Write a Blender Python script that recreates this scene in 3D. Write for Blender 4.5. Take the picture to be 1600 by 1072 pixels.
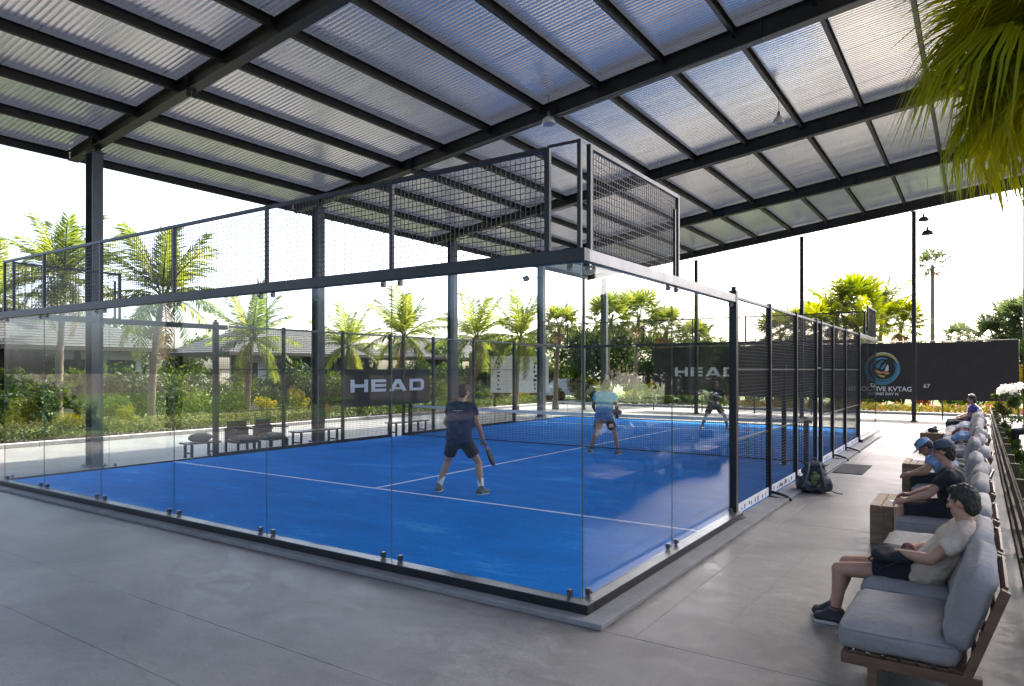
import bpy, bmesh, math, random
import numpy as np
from mathutils import Vector, Matrix, noise
R = math.radians
scene = bpy.context.scene
for o in list(bpy.data.objects): bpy.data.objects.remove(o)
col = scene.collection

# ------------------------------------------------------------------ camera, sky, sun, exposure
CX, CY, CZ, YAW, F, HY = 2.725, -5.09, 2.033, 0.592, 1082.6, 578.0
cam = bpy.data.cameras.new('camera'); camo = bpy.data.objects.new('camera', cam); col.objects.link(camo)
camo.location = (CX, CY, CZ); camo.rotation_euler = (R(90), 0, YAW)
cam.sensor_width = 36; cam.lens = F/1600*36; cam.shift_y = (HY-536)/1600
cam.clip_start = .05; cam.clip_end = 2000
scene.camera = camo
SUN_AZ, SUN_EL = R(6), R(46)          # azimuth measured from +Y towards +X
world = bpy.data.worlds.new('World'); scene.world = world; world.use_nodes = True
wn = world.node_tree.nodes; wl = world.node_tree.links
bg = wn['Background']; sky = wn.new('ShaderNodeTexSky'); sky.sky_type = 'NISHITA'; sky.sun_disc = False
sky.sun_elevation = SUN_EL; sky.sun_rotation = SUN_AZ; sky.air_density = .65; sky.dust_density = 4.5; sky.ozone_density = .6
wl.new(sky.outputs[0], bg.inputs[0]); bg.inputs[1].default_value = .115
sl = bpy.data.lights.new('sun', 'SUN'); sl.energy = 2.4; sl.angle = R(.55); sl.color = (1, .92, .80)
so = bpy.data.objects.new('sun', sl); col.objects.link(so)
sd = Vector((math.sin(SUN_AZ)*math.cos(SUN_EL), math.cos(SUN_AZ)*math.cos(SUN_EL), math.sin(SUN_EL)))
so.rotation_euler = (-sd).to_track_quat('-Z', 'Y').to_euler(); so.location = (0, 40, 40)
scene.view_settings.view_transform = 'Standard'; scene.view_settings.look = 'None'
scene.view_settings.exposure = 3.0; scene.view_settings.gamma = 1
scene.render.resolution_x = 1024; scene.render.resolution_y = 686

DV = Vector((-math.sin(YAW), math.cos(YAW))); RV = Vector((math.cos(YAW), math.sin(YAW)))
def at(px, dep):
    "ground position seen in image column px at a given depth"
    k = (px-800)/F
    return CX+dep*(DV.x+RV.x*k), CY+dep*(DV.y+RV.y*k)
def hz(py, dep): return CZ+(HY-py)/F*dep

# ------------------------------------------------------------------ materials
def nt(name):
    m = bpy.data.materials.new(name); m.use_nodes = True
    return m, m.node_tree.nodes, m.node_tree.links
def pmat(name, c1, c2=None, scale=4., rough=.5, metal=0., bump=0., bscale=None, rvar=0., stretch=(1, 1, 1), detail=5., spec=.5, world_co=True):
    m, n, l = nt(name); b = n['Principled BSDF']
    b.inputs['Roughness'].default_value = rough; b.inputs['Metallic'].default_value = metal
    b.inputs['Specular IOR Level'].default_value = spec
    c2 = c2 or tuple(v*.82 for v in c1)
    tc = n.new('ShaderNodeTexCoord'); mp = n.new('ShaderNodeMapping'); mp.inputs['Scale'].default_value = stretch
    if world_co:
        g = n.new('ShaderNodeNewGeometry'); l.new(g.outputs['Position'], mp.inputs[0])
    else: l.new(tc.outputs['Object'], mp.inputs[0])
    nz = n.new('ShaderNodeTexNoise'); nz.inputs['Scale'].default_value = scale; nz.inputs['Detail'].default_value = detail
    nz.inputs['Roughness'].default_value = .62
    l.new(mp.outputs[0], nz.inputs[0])
    rp = n.new('ShaderNodeValToRGB'); rp.color_ramp.elements[0].position = .3; rp.color_ramp.elements[1].position = .7
    rp.color_ramp.elements[0].color = (*c2, 1); rp.color_ramp.elements[1].color = (*c1, 1)
    l.new(nz.outputs[0], rp.inputs[0]); l.new(rp.outputs[0], b.inputs['Base Color'])
    if rvar:
        mr = n.new('ShaderNodeMapRange'); mr.inputs[1].default_value = .3; mr.inputs[2].default_value = .7
        mr.inputs[3].default_value = rough-rvar; mr.inputs[4].default_value = rough+rvar
        l.new(nz.outputs[0], mr.inputs[0]); l.new(mr.outputs[0], b.inputs['Roughness'])
    if bump:
        n2 = n.new('ShaderNodeTexNoise'); n2.inputs['Scale'].default_value = bscale or scale*6; n2.inputs['Detail'].default_value = 4
        l.new(mp.outputs[0], n2.inputs[0]); bp = n.new('ShaderNodeBump'); bp.inputs['Strength'].default_value = bump
        bp.inputs['Distance'].default_value = .02
        l.new(n2.outputs[0], bp.inputs['Height']); l.new(bp.outputs[0], b.inputs['Normal'])
    return m
def leafmat(name, c1, c2, trans=.5):
    m, n, l = nt(name); out = n['Material Output']; n.remove(n['Principled BSDF'])
    g = n.new('ShaderNodeNewGeometry'); nz = n.new('ShaderNodeTexNoise'); nz.inputs['Scale'].default_value = 1.6; nz.inputs['Detail'].default_value = 6
    l.new(g.outputs['Position'], nz.inputs[0])
    oi = n.new('ShaderNodeObjectInfo'); ad = n.new('ShaderNodeMath'); ad.operation = 'MULTIPLY_ADD'; ad.inputs[1].default_value = .3
    l.new(oi.outputs['Random'], ad.inputs[0]); l.new(nz.outputs[0], ad.inputs[2])
    rp = n.new('ShaderNodeValToRGB'); rp.color_ramp.elements[0].position = .42; rp.color_ramp.elements[1].position = .86
    rp.color_ramp.elements[0].color = (*c1, 1); rp.color_ramp.elements[1].color = (*c2, 1); l.new(ad.outputs[0], rp.inputs[0])
    df = n.new('ShaderNodeBsdfDiffuse'); tr = n.new('ShaderNodeBsdfTranslucent'); gl = n.new('ShaderNodeBsdfGlossy'); gl.inputs['Roughness'].default_value = .45
    gl.inputs[0].default_value = (.9, .9, .9, 1)
    hs = n.new('ShaderNodeHueSaturation'); hs.inputs['Hue'].default_value = .475; hs.inputs['Saturation'].default_value = 1.12; hs.inputs['Value'].default_value = 1.7
    l.new(rp.outputs[0], df.inputs[0]); l.new(rp.outputs[0], hs.inputs['Color']); l.new(hs.outputs[0], tr.inputs[0])
    mx = n.new('ShaderNodeMixShader'); mx.inputs[0].default_value = trans; l.new(df.outputs[0], mx.inputs[1]); l.new(tr.outputs[0], mx.inputs[2])
    m2 = n.new('ShaderNodeMixShader'); m2.inputs[0].default_value = .015; l.new(mx.outputs[0], m2.inputs[1]); l.new(gl.outputs[0], m2.inputs[2])
    l.new(m2.outputs[0], out.inputs[0]); return m
def glassmat():
    m, n, l = nt('clear_glass'); out = n['Material Output']; n.remove(n['Principled BSDF'])
    t = n.new('ShaderNodeBsdfTransparent'); t.inputs[0].default_value = (.955, .98, .972, 1)
    g = n.new('ShaderNodeBsdfGlossy'); g.inputs['Roughness'].default_value = .012
    gn = n.new('ShaderNodeNewGeometry'); dt = n.new('ShaderNodeVectorMath'); dt.operation = 'DOT_PRODUCT'
    l.new(gn.outputs['Normal'], dt.inputs[0]); l.new(gn.outputs['Incoming'], dt.inputs[1])
    ab = n.new('ShaderNodeMath'); ab.operation = 'ABSOLUTE'; l.new(dt.outputs['Value'], ab.inputs[0])
    om = n.new('ShaderNodeMath'); om.operation = 'SUBTRACT'; om.inputs[0].default_value = 1; l.new(ab.outputs[0], om.inputs[1])
    pw = n.new('ShaderNodeMath'); pw.operation = 'POWER'; pw.inputs[1].default_value = 5; l.new(om.outputs[0], pw.inputs[0])
    fr = n.new('ShaderNodeMath'); fr.operation = 'MULTIPLY_ADD'; fr.inputs[1].default_value = .96; fr.inputs[2].default_value = .022; l.new(pw.outputs[0], fr.inputs[0])
    df = n.new('ShaderNodeBsdfDiffuse'); df.inputs[0].default_value = (.75, .8, .8, 1)
    ge = n.new('ShaderNodeNewGeometry'); nz = n.new('ShaderNodeTexNoise'); nz.inputs['Scale'].default_value = 1.3; nz.inputs['Detail'].default_value = 7
    l.new(ge.outputs['Position'], nz.inputs[0])
    mr = n.new('ShaderNodeMapRange'); mr.inputs[1].default_value = .5; mr.inputs[2].default_value = .85; mr.inputs[3].default_value = .0002; mr.inputs[4].default_value = .007
    l.new(nz.outputs[0], mr.inputs[0])
    mx = n.new('ShaderNodeMixShader'); l.new(fr.outputs[0], mx.inputs[0]); l.new(t.outputs[0], mx.inputs[1]); l.new(g.outputs[0], mx.inputs[2])
    m2 = n.new('ShaderNodeMixShader'); l.new(mr.outputs[0], m2.inputs[0]); l.new(mx.outputs[0], m2.inputs[1]); l.new(df.outputs[0], m2.inputs[2])
    l.new(m2.outputs[0], out.inputs[0]); return m
def roofmat():
    m, n, l = nt('roof_sheet_steel'); b = n['Principled BSDF']; out = n['Material Output']
    b.inputs['Metallic'].default_value = .95; b.inputs['Roughness'].default_value = .33
    g = n.new('ShaderNodeNewGeometry'); mp = n.new('ShaderNodeMapping'); mp.inputs['Scale'].default_value = (.35, 2.2, 1)
    l.new(g.outputs['Position'], mp.inputs[0])
    nz = n.new('ShaderNodeTexNoise'); nz.inputs['Scale'].default_value = 1.2; nz.inputs['Detail'].default_value = 3; nz.inputs['Roughness'].default_value = .5
    l.new(mp.outputs[0], nz.inputs[0])
    rp = n.new('ShaderNodeValToRGB'); rp.color_ramp.elements[0].position = .3; rp.color_ramp.elements[1].position = .72
    rp.color_ramp.elements[0].color = (.36, .36, .37, 1); rp.color_ramp.elements[1].color = (.48, .465, .44, 1)
    l.new(nz.outputs[0], rp.inputs[0]); l.new(rp.outputs[0], b.inputs['Base Color'])
    mr = n.new('ShaderNodeMapRange'); mr.inputs[1].default_value = .3; mr.inputs[2].default_value = .7; mr.inputs[3].default_value = .17; mr.inputs[4].default_value = .27
    l.new(nz.outputs[0], mr.inputs[0]); l.new(mr.outputs[0], b.inputs['Roughness'])
    t = n.new('ShaderNodeBsdfTranslucent'); t.inputs[0].default_value = (.62, .72, .95, 1)
    mx = n.new('ShaderNodeMixShader'); mx.inputs[0].default_value = .015
    l.new(b.outputs[0], mx.inputs[1]); l.new(t.outputs[0], mx.inputs[2]); l.new(mx.outputs[0], out.inputs[0])
    return m
def floormat(name, ca, cb, cc):
    m, n, l = nt(name); b = n['Principled BSDF']; b.inputs['Specular IOR Level'].default_value = .32
    g = n.new('ShaderNodeNewGeometry'); mp = n.new('ShaderNodeMapping'); mp.inputs['Scale'].default_value = (1.0, 1.5, 1); mp.inputs['Rotation'].default_value = (0, 0, .5)
    l.new(g.outputs['Position'], mp.inputs[0])
    def nz(s, d, r): 
        q = n.new('ShaderNodeTexNoise'); q.inputs['Scale'].default_value = s; q.inputs['Detail'].default_value = d; q.inputs['Roughness'].default_value = r
        q.inputs['Distortion'].default_value = .8; l.new(mp.outputs[0], q.inputs[0]); return q
    a, c, s = nz(.45, 6, .6), nz(3.2, 9, .7), nz(60, 3, .6)
    r1 = n.new('ShaderNodeValToRGB'); r1.color_ramp.elements[0].position = .32; r1.color_ramp.elements[1].position = .68
    r1.color_ramp.elements[0].color = (*ca, 1); r1.color_ramp.elements[1].color = (*cb, 1); l.new(a.outputs[0], r1.inputs[0])
    r2 = n.new('ShaderNodeValToRGB'); r2.color_ramp.elements[0].position = .36; r2.color_ramp.elements[1].position = .64
    r2.color_ramp.elements[0].color = (.50, .50, .50, 1); r2.color_ramp.elements[1].color = (*cc, 1); l.new(c.outputs[0], r2.inputs[0])
    mx = n.new('ShaderNodeMix'); mx.data_type = 'RGBA'; mx.blend_type = 'MULTIPLY'; mx.inputs[0].default_value = .9
    l.new(r1.outputs[0], mx.inputs[6]); l.new(r2.outputs[0], mx.inputs[7])
    gr = n.new('ShaderNodeTexNoise'); gr.inputs['Scale'].default_value = 38; gr.inputs['Detail'].default_value = 8; gr.inputs['Roughness'].default_value = .8; l.new(mp.outputs[0], gr.inputs[0])
    rg = n.new('ShaderNodeValToRGB'); rg.color_ramp.elements[0].position = .36; rg.color_ramp.elements[1].position = .66; rg.color_ramp.elements[0].color = (.72, .72, .72, 1); rg.color_ramp.elements[1].color = (1.15, 1.14, 1.12, 1); l.new(gr.outputs[0], rg.inputs[0])
    m3 = n.new('ShaderNodeMix'); m3.data_type = 'RGBA'; m3.blend_type = 'MULTIPLY'; m3.inputs[0].default_value = .8; l.new(mx.outputs[2], m3.inputs[6]); l.new(rg.outputs[0], m3.inputs[7])
    vo = n.new('ShaderNodeTexVoronoi'); vo.feature = 'DISTANCE_TO_EDGE'; vo.inputs['Scale'].default_value = .22; ds = n.new('ShaderNodeMix'); ds.data_type = 'RGBA'; ds.inputs[0].default_value = .12; l.new(g.outputs['Position'], ds.inputs[6]); l.new(c.outputs[1], ds.inputs[7]); l.new(ds.outputs[2], vo.inputs['Vector'])
    rc = n.new('ShaderNodeValToRGB'); rc.color_ramp.elements[0].position = 0; rc.color_ramp.elements[1].position = .0016; rc.color_ramp.elements[0].color = (.86, .855, .85, 1); rc.color_ramp.elements[1].color = (1, 1, 1, 1); l.new(vo.outputs['Distance'], rc.inputs[0])
    m4 = n.new('ShaderNodeMix'); m4.data_type = 'RGBA'; m4.blend_type = 'MULTIPLY'; m4.inputs[0].default_value = 1; l.new(m3.outputs[2], m4.inputs[6]); l.new(rc.outputs[0], m4.inputs[7])
    l.new(m4.outputs[2], b.inputs['Base Color'])
    mr = n.new('ShaderNodeMapRange'); mr.inputs[1].default_value = .3; mr.inputs[2].default_value = .7; mr.inputs[3].default_value = .30; mr.inputs[4].default_value = .60
    l.new(c.outputs[0], mr.inputs[0]); l.new(mr.outputs[0], b.inputs['Roughness'])
    ad = n.new('ShaderNodeMath'); ad.operation = 'MULTIPLY_ADD'; ad.inputs[1].default_value = .25; l.new(s.outputs[0], ad.inputs[0]); l.new(c.outputs[0], ad.inputs[2])
    bp = n.new('ShaderNodeBump'); bp.inputs['Strength'].default_value = .18; bp.inputs['Distance'].default_value = .012
    l.new(ad.outputs[0], bp.inputs['Height']); l.new(bp.outputs[0], b.inputs['Normal'])
    return m
def turfmat():
    m, n, l = nt('blue_turf'); b = n['Principled BSDF']; b.inputs['Roughness'].default_value = .85; b.inputs['Specular IOR Level'].default_value = .06
    g = n.new('ShaderNodeNewGeometry'); mp = n.new('ShaderNodeMapping'); mp.inputs['Scale'].default_value = (.55, 1.5, 1); mp.inputs['Rotation'].default_value = (0, 0, .25)
    l.new(g.outputs['Position'], mp.inputs[0])
    a = n.new('ShaderNodeTexNoise'); a.inputs['Scale'].default_value = 1.1; a.inputs['Detail'].default_value = 9; a.inputs['Roughness'].default_value = .68; l.new(mp.outputs[0], a.inputs[0])
    rp = n.new('ShaderNodeValToRGB'); e = rp.color_ramp.elements; e[0].position = .34; e[1].position = .75
    e[0].color = (0, .150, .52, 1); e[1].color = (.07, .36, .72, 1); x = e.new(.58); x.color = (0, .195, .65, 1)
    l.new(a.outputs[0], rp.inputs[0])
    g2 = n.new('ShaderNodeTexNoise'); g2.inputs['Scale'].default_value = 24; g2.inputs['Detail'].default_value = 9; g2.inputs['Roughness'].default_value = .8; l.new(mp.outputs[0], g2.inputs[0])
    r3 = n.new('ShaderNodeValToRGB'); r3.color_ramp.elements[0].position = .36; r3.color_ramp.elements[1].position = .68; r3.color_ramp.elements[0].color = (.7, .7, .72, 1); r3.color_ramp.elements[1].color = (1.3, 1.22, 1.15, 1); l.new(g2.outputs[0], r3.inputs[0])
    mm = n.new('ShaderNodeMix'); mm.data_type = 'RGBA'; mm.blend_type = 'MULTIPLY'; mm.inputs[0].default_value = .8; l.new(rp.outputs[0], mm.inputs[6]); l.new(r3.outputs[0], mm.inputs[7]); l.new(mm.outputs[2], b.inputs['Base Color'])
    f = n.new('ShaderNodeTexNoise'); f.inputs['Scale'].default_value = 180; l.new(g.outputs['Position'], f.inputs[0])
    bp = n.new('ShaderNodeBump'); bp.inputs['Strength'].default_value = .5; bp.inputs['Distance'].default_value = .01; l.new(f.outputs[0], bp.inputs['Height']); l.new(bp.outputs[0], b.inputs['Normal'])
    return m
def shirtmat():
    "sublimated sports shirt: teal running to pale blue with a light cloud across the back"
    m, n, l = nt('teal_print_cloth'); b = n['Principled BSDF']; b.inputs['Roughness'].default_value = .8
    tc = n.new('ShaderNodeTexCoord'); sp = n.new('ShaderNodeSeparateXYZ'); l.new(tc.outputs['Object'], sp.inputs[0])
    nz = n.new('ShaderNodeTexNoise'); nz.inputs['Scale'].default_value = 5; l.new(tc.outputs['Object'], nz.inputs[0])
    ad = n.new('ShaderNodeMath'); ad.operation = 'MULTIPLY_ADD'; ad.inputs[1].default_value = .22; l.new(nz.outputs[0], ad.inputs[0]); l.new(sp.outputs[2], ad.inputs[2])
    mr = n.new('ShaderNodeMapRange'); mr.inputs[1].default_value = .98; mr.inputs[2].default_value = 1.55; l.new(ad.outputs[0], mr.inputs[0])
    rp = n.new('ShaderNodeValToRGB'); e = rp.color_ramp.elements; e[0].color = (.01, .13, .30, 1); e[1].color = (.05, .33, .55, 1); e[0].position = .1
    for p, c in ((.38, (.01, .22, .42, 1)), (.55, (.25, .52, .50, 1)), (.68, (.10, .45, .55, 1))): q = e.new(p); q.color = c
    l.new(mr.outputs[0], rp.inputs[0]); l.new(rp.outputs[0], b.inputs['Base Color']); return m

M = {}
M['steel'] = pmat('painted_dark_steel', (.030, .032, .035), (.019, .021, .023), 2.5, .42, .3, .06, 30)
M['column'] = pmat('painted_grey_steel', (.10, .115, .125), (.065, .077, .085), 1.5, .38, .25, .05, 20)
M['black'] = pmat('black_powder_coat', (.014, .015, .018), (.009, .010, .012), 3, .38, .2, .05, 40)
M['railtop'] = pmat('satin_grey_steel', (.17, .17, .18), (.10, .10, .11), 5, .32, .6, .05, 40)
M['roof'] = roofmat()
M['floor'] = floormat('trowelled_concrete', (.215, .195, .176), (.365, .335, .306), (1, .99, .985))
M['path'] = floormat('sunny_concrete', (.15, .15, .147), (.21, .207, .20), (1, 1, .99))
M['plinth'] = pmat('plinth_concrete', (.24, .235, .23), (.17, .165, .16), 3, .75, 0, .3, 25)
M['kerb'] = pmat('kerb_stone', (.36, .355, .34), (.26, .25, .24), 3, .8, 0, .3, 25)
M['gap'] = pmat('joint_dirt', (.12, .113, .105), (.08, .076, .07), 6, .9)
M['turf'] = turfmat()
M['line'] = pmat('white_line', (.72, .75, .80), (.50, .58, .70), 14, .7, 0, .2, 90)
M['glass'] = glassmat()
M['edge'] = pmat('glass_edge', (.10, .15, .14), (.06, .10, .095), 5, .12)
M['wire'] = pmat('black_wire', (.016, .016, .018), (.010, .010, .011), 9, .45, .2)
M['wirelight'] = pmat('galvanised_wire', (.10, .10, .105), (.06, .06, .063), 9, .4, .6)
M['clip'] = pmat('clip_steel', (.16, .16, .165), (.09, .09, .09), 9, .3, .8)
M['banner'] = pmat('black_windscreen', (.020, .019, .018), (.012, .011, .011), 2.2, .75, 0, .35, 5)
M['silver'] = pmat('silver_print', (.52, .54, .57), (.42, .44, .47), 6, .6)
M['white'] = pmat('white_paint', (.78, .78, .77), (.62, .62, .61), 4, .6)
M['paper'] = pmat('white_paper', (.74, .74, .74), (.55, .56, .58), 9, .7)
M['net'] = pmat('net_cord', (.012, .013, .016), (.008, .008, .01), 8, .8)
M['soil'] = pmat('garden_soil', (.085, .062, .042), (.045, .034, .024), 1.8, .95, 0, .6, 9)
M['lawn'] = pmat('lawn', (.10, .14, .022), (.055, .09, .016), 1.2, .95, 0, .8, 60)
M['wood'] = pmat('oiled_wood', (.155, .085, .042), (.075, .040, .021), 5, .55, 0, .25, 22, stretch=(1, 6, 6))
M['oldwood'] = pmat('weathered_wood', (.085, .060, .042), (.035, .026, .018), 5, .8, 0, .5, 22, stretch=(4, 1, 4))
M['moss'] = pmat('mossy_wood', (.075, .080, .030), (.030, .024, .015), 6, .9, 0, .6, 18)
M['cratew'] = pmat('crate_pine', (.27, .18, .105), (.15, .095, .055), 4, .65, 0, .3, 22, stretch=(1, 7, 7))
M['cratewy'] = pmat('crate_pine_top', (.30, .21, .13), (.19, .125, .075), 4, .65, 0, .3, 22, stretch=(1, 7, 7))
M['cushion'] = pmat('grey_canvas', (.26, .25, .245), (.19, .185, .182), 2.5, .9, 0, .55, 16)
M['cushionb'] = pmat('faded_grey_canvas', (.32, .305, .295), (.21, .205, .20), 2.5, .9, 0, .55, 16)
M['piping'] = pmat('cushion_piping', (.20, .20, .205), None, 30, .9)
M['skin'] = pmat('skin', (.42, .24, .165), (.34, .18, .115), 6, .5, 0, .1, 60, world_co=False)
M['skin2'] = pmat('tan_skin', (.33, .175, .11), (.26, .13, .08), 6, .5, 0, .1, 60, world_co=False)
M['navy'] = pmat('navy_cloth', (.014, .026, .085), (.009, .015, .050), 5, .85, 0, .5, 9, world_co=False)
M['charcoal'] = pmat('charcoal_cloth', (.022, .025, .032), (.013, .014, .019), 5, .85, 0, .5, 9, world_co=False)
M['blackcloth'] = pmat('black_cloth', (.011, .012, .016), (.007, .007, .010), 5, .88, 0, .5, 9, world_co=False)
M['cream'] = pmat('cream_cloth', (.52, .43, .34), (.40, .31, .23), 5, .88, 0, .5, 10, world_co=False)
M['teal'] = shirtmat()
M['greenblack'] = pmat('dark_green_print_cloth', (.012, .055, .03), (.010, .012, .014), 9, .85, 0, .4, 9, world_co=False)
M['lightblue'] = pmat('light_blue_cloth', (.20, .32, .50), (.13, .22, .38), 5, .85, 0, .5, 9, world_co=False)
M['purple'] = pmat('purple_cloth', (.075, .05, .22), (.045, .03, .14), 5, .85, 0, .5, 9, world_co=False)
M['greycloth'] = pmat('grey_cloth', (.20, .20, .22), (.12, .12, .135), 5, .85, 0, .5, 9, world_co=False)
M['sock'] = pmat('white_sock', (.72, .72, .72), (.60, .60, .61), 12, .9, 0, .4, 60, world_co=False)
M['shoe'] = pmat('grey_shoe', (.16, .17, .15), (.05, .055, .05), 26, .7, world_co=False)
M['shoeb'] = pmat('black_shoe', (.03, .03, .032), (.016, .016, .018), 20, .65, world_co=False)
M['sole'] = pmat('pale_sole', (.55, .52, .50), (.42, .40, .38), 15, .7, world_co=False)
M['redsole'] = pmat('red_trim', (.16, .045, .045), (.10, .06, .06), 15, .6, world_co=False)
M['hair'] = pmat('dark_hair', (.018, .012, .009), (.008, .006, .005), 40, .5, 0, .7, 90, stretch=(1, 1, .3), world_co=False)
M['hairbr'] = pmat('brown_hair', (.035, .022, .014), (.016, .010, .007), 40, .55, 0, .7, 90, stretch=(1, 1, .3), world_co=False)
M['eye'] = pmat('eye_dark', (.02, .015, .012), None, 20, .2, world_co=False)
M['capblue'] = pmat('blue_grey_cap', (.065, .085, .13), (.045, .06, .095), 6, .85, 0, .4, 40, world_co=False)
M['red'] = pmat('red_plastic', (.42, .03, .03), (.30, .02, .02), 8, .4)
M['bagpink'] = pmat('crimson_print', (.15, .008, .024), (.008, .007, .010), 6, .8, world_co=False)
M['bagdark'] = pmat('dark_grey_nylon', (.045, .05, .055), (.024, .027, .03), 9, .7, 0, .4, 14, world_co=False)
M['baggreen'] = pmat('olive_green_nylon', (.16, .20, .07), (.09, .115, .045), 9, .7, 0, .4, 14, world_co=False)
M['bagstrap'] = pmat('grey_webbing', (.16, .16, .18), (.10, .10, .11), 30, .8, world_co=False)
M['plasticbag'] = pmat('blue_white_plastic', (.40, .47, .58), (.06, .10, .24), 7, .4, 0, .6, 12, world_co=False)
M['bottle'] = pmat('clear_blue_plastic', (.30, .40, .62), (.12, .18, .45), 14, .2, world_co=False)
M['mat'] = pmat('black_rubber', (.035, .034, .034), (.024, .023, .023), 12, .85, 0, .6, 150)
M['shingle'] = pmat('grey_shingle', (.036, .037, .040), (.018, .019, .021), 5, .9, 0, .6, 30)
M['darkwall'] = pmat('dark_timber_wall', (.055, .042, .032), (.030, .024, .019), 2, .8)
M['whitewall'] = pmat('white_render', (.66, .67, .69), (.55, .56, .58), 1, .8)
M['pane'] = pmat('window_glass', (.07, .10, .13), (.04, .06, .08), 1, .08, 0)
M['trunk'] = pmat('palm_bark', (.21, .155, .105), (.12, .088, .06), 3, .9, 0, .8, 12, stretch=(1, 1, 5))
M['bark'] = pmat('tree_bark', (.11, .085, .06), (.06, .045, .034), 4, .9, 0, .8, 16)
M['palm'] = leafmat('palm_leaf', (.055, .090, .018), (.13, .16, .035), .55)
M['palmy'] = leafmat('yellow_palm_leaf', (.055, .095, .010), (.14, .165, .012), .5)
M['palmdark'] = leafmat('grey_green_palm_leaf', (.04, .07, .025), (.08, .11, .045), .4)
M['palmnear'] = leafmat('overhead_palm_leaf', (.11, .18, .010), (.30, .32, .014), .65)
M['palmdead'] = leafmat('dead_palm_leaf', (.12, .075, .03), (.22, .15, .06), .35)
M['leafd'] = leafmat('dark_leaf', (.012, .030, .006), (.032, .064, .011), .3)
M['leafm'] = leafmat('mid_leaf', (.018, .044, .005), (.055, .085, .009), .4)
M['leafy'] = leafmat('yellow_leaf', (.10, .12, .007), (.24, .21, .010), .55)
M['leafr'] = leafmat('red_leaf', (.10, .025, .015), (.16, .07, .025), .4)
M['leafv'] = leafmat('variegated_leaf', (.028, .055, .010), (.15, .145, .05), .4)
M['flower'] = leafmat('white_flower', (.55, .55, .50), (.75, .75, .70), .3)
M['pinkfl'] = leafmat('pink_flower', (.40, .09, .12), (.50, .22, .22), .3)
M['lampglass'] = pmat('ribbed_lamp_acrylic', (.62, .62, .62), (.45, .45, .46), 20, .12, .2)
M['emblue'] = pmat('emblem_blue', (.05, .20, .36), (.03, .12, .24), 14, .6)
M['emteal'] = pmat('emblem_teal', (.03, .17, .20), (.02, .10, .13), 14, .6)
M['emyel'] = pmat('emblem_yellow', (.34, .30, .10), (.22, .22, .06), 14, .6)
M['emor'] = pmat('emblem_orange', (.42, .22, .09), (.30, .13, .06), 14, .6)
M['emwh'] = pmat('emblem_white', (.48, .52, .54), (.34, .40, .42), 14, .6)
M['carpaint'] = pmat('white_car_paint', (.66, .67, .68), (.60, .61, .62), 1, .25)
M['tyre'] = pmat('tyre_rubber', (.02, .02, .02), None, 9, .8)

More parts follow.
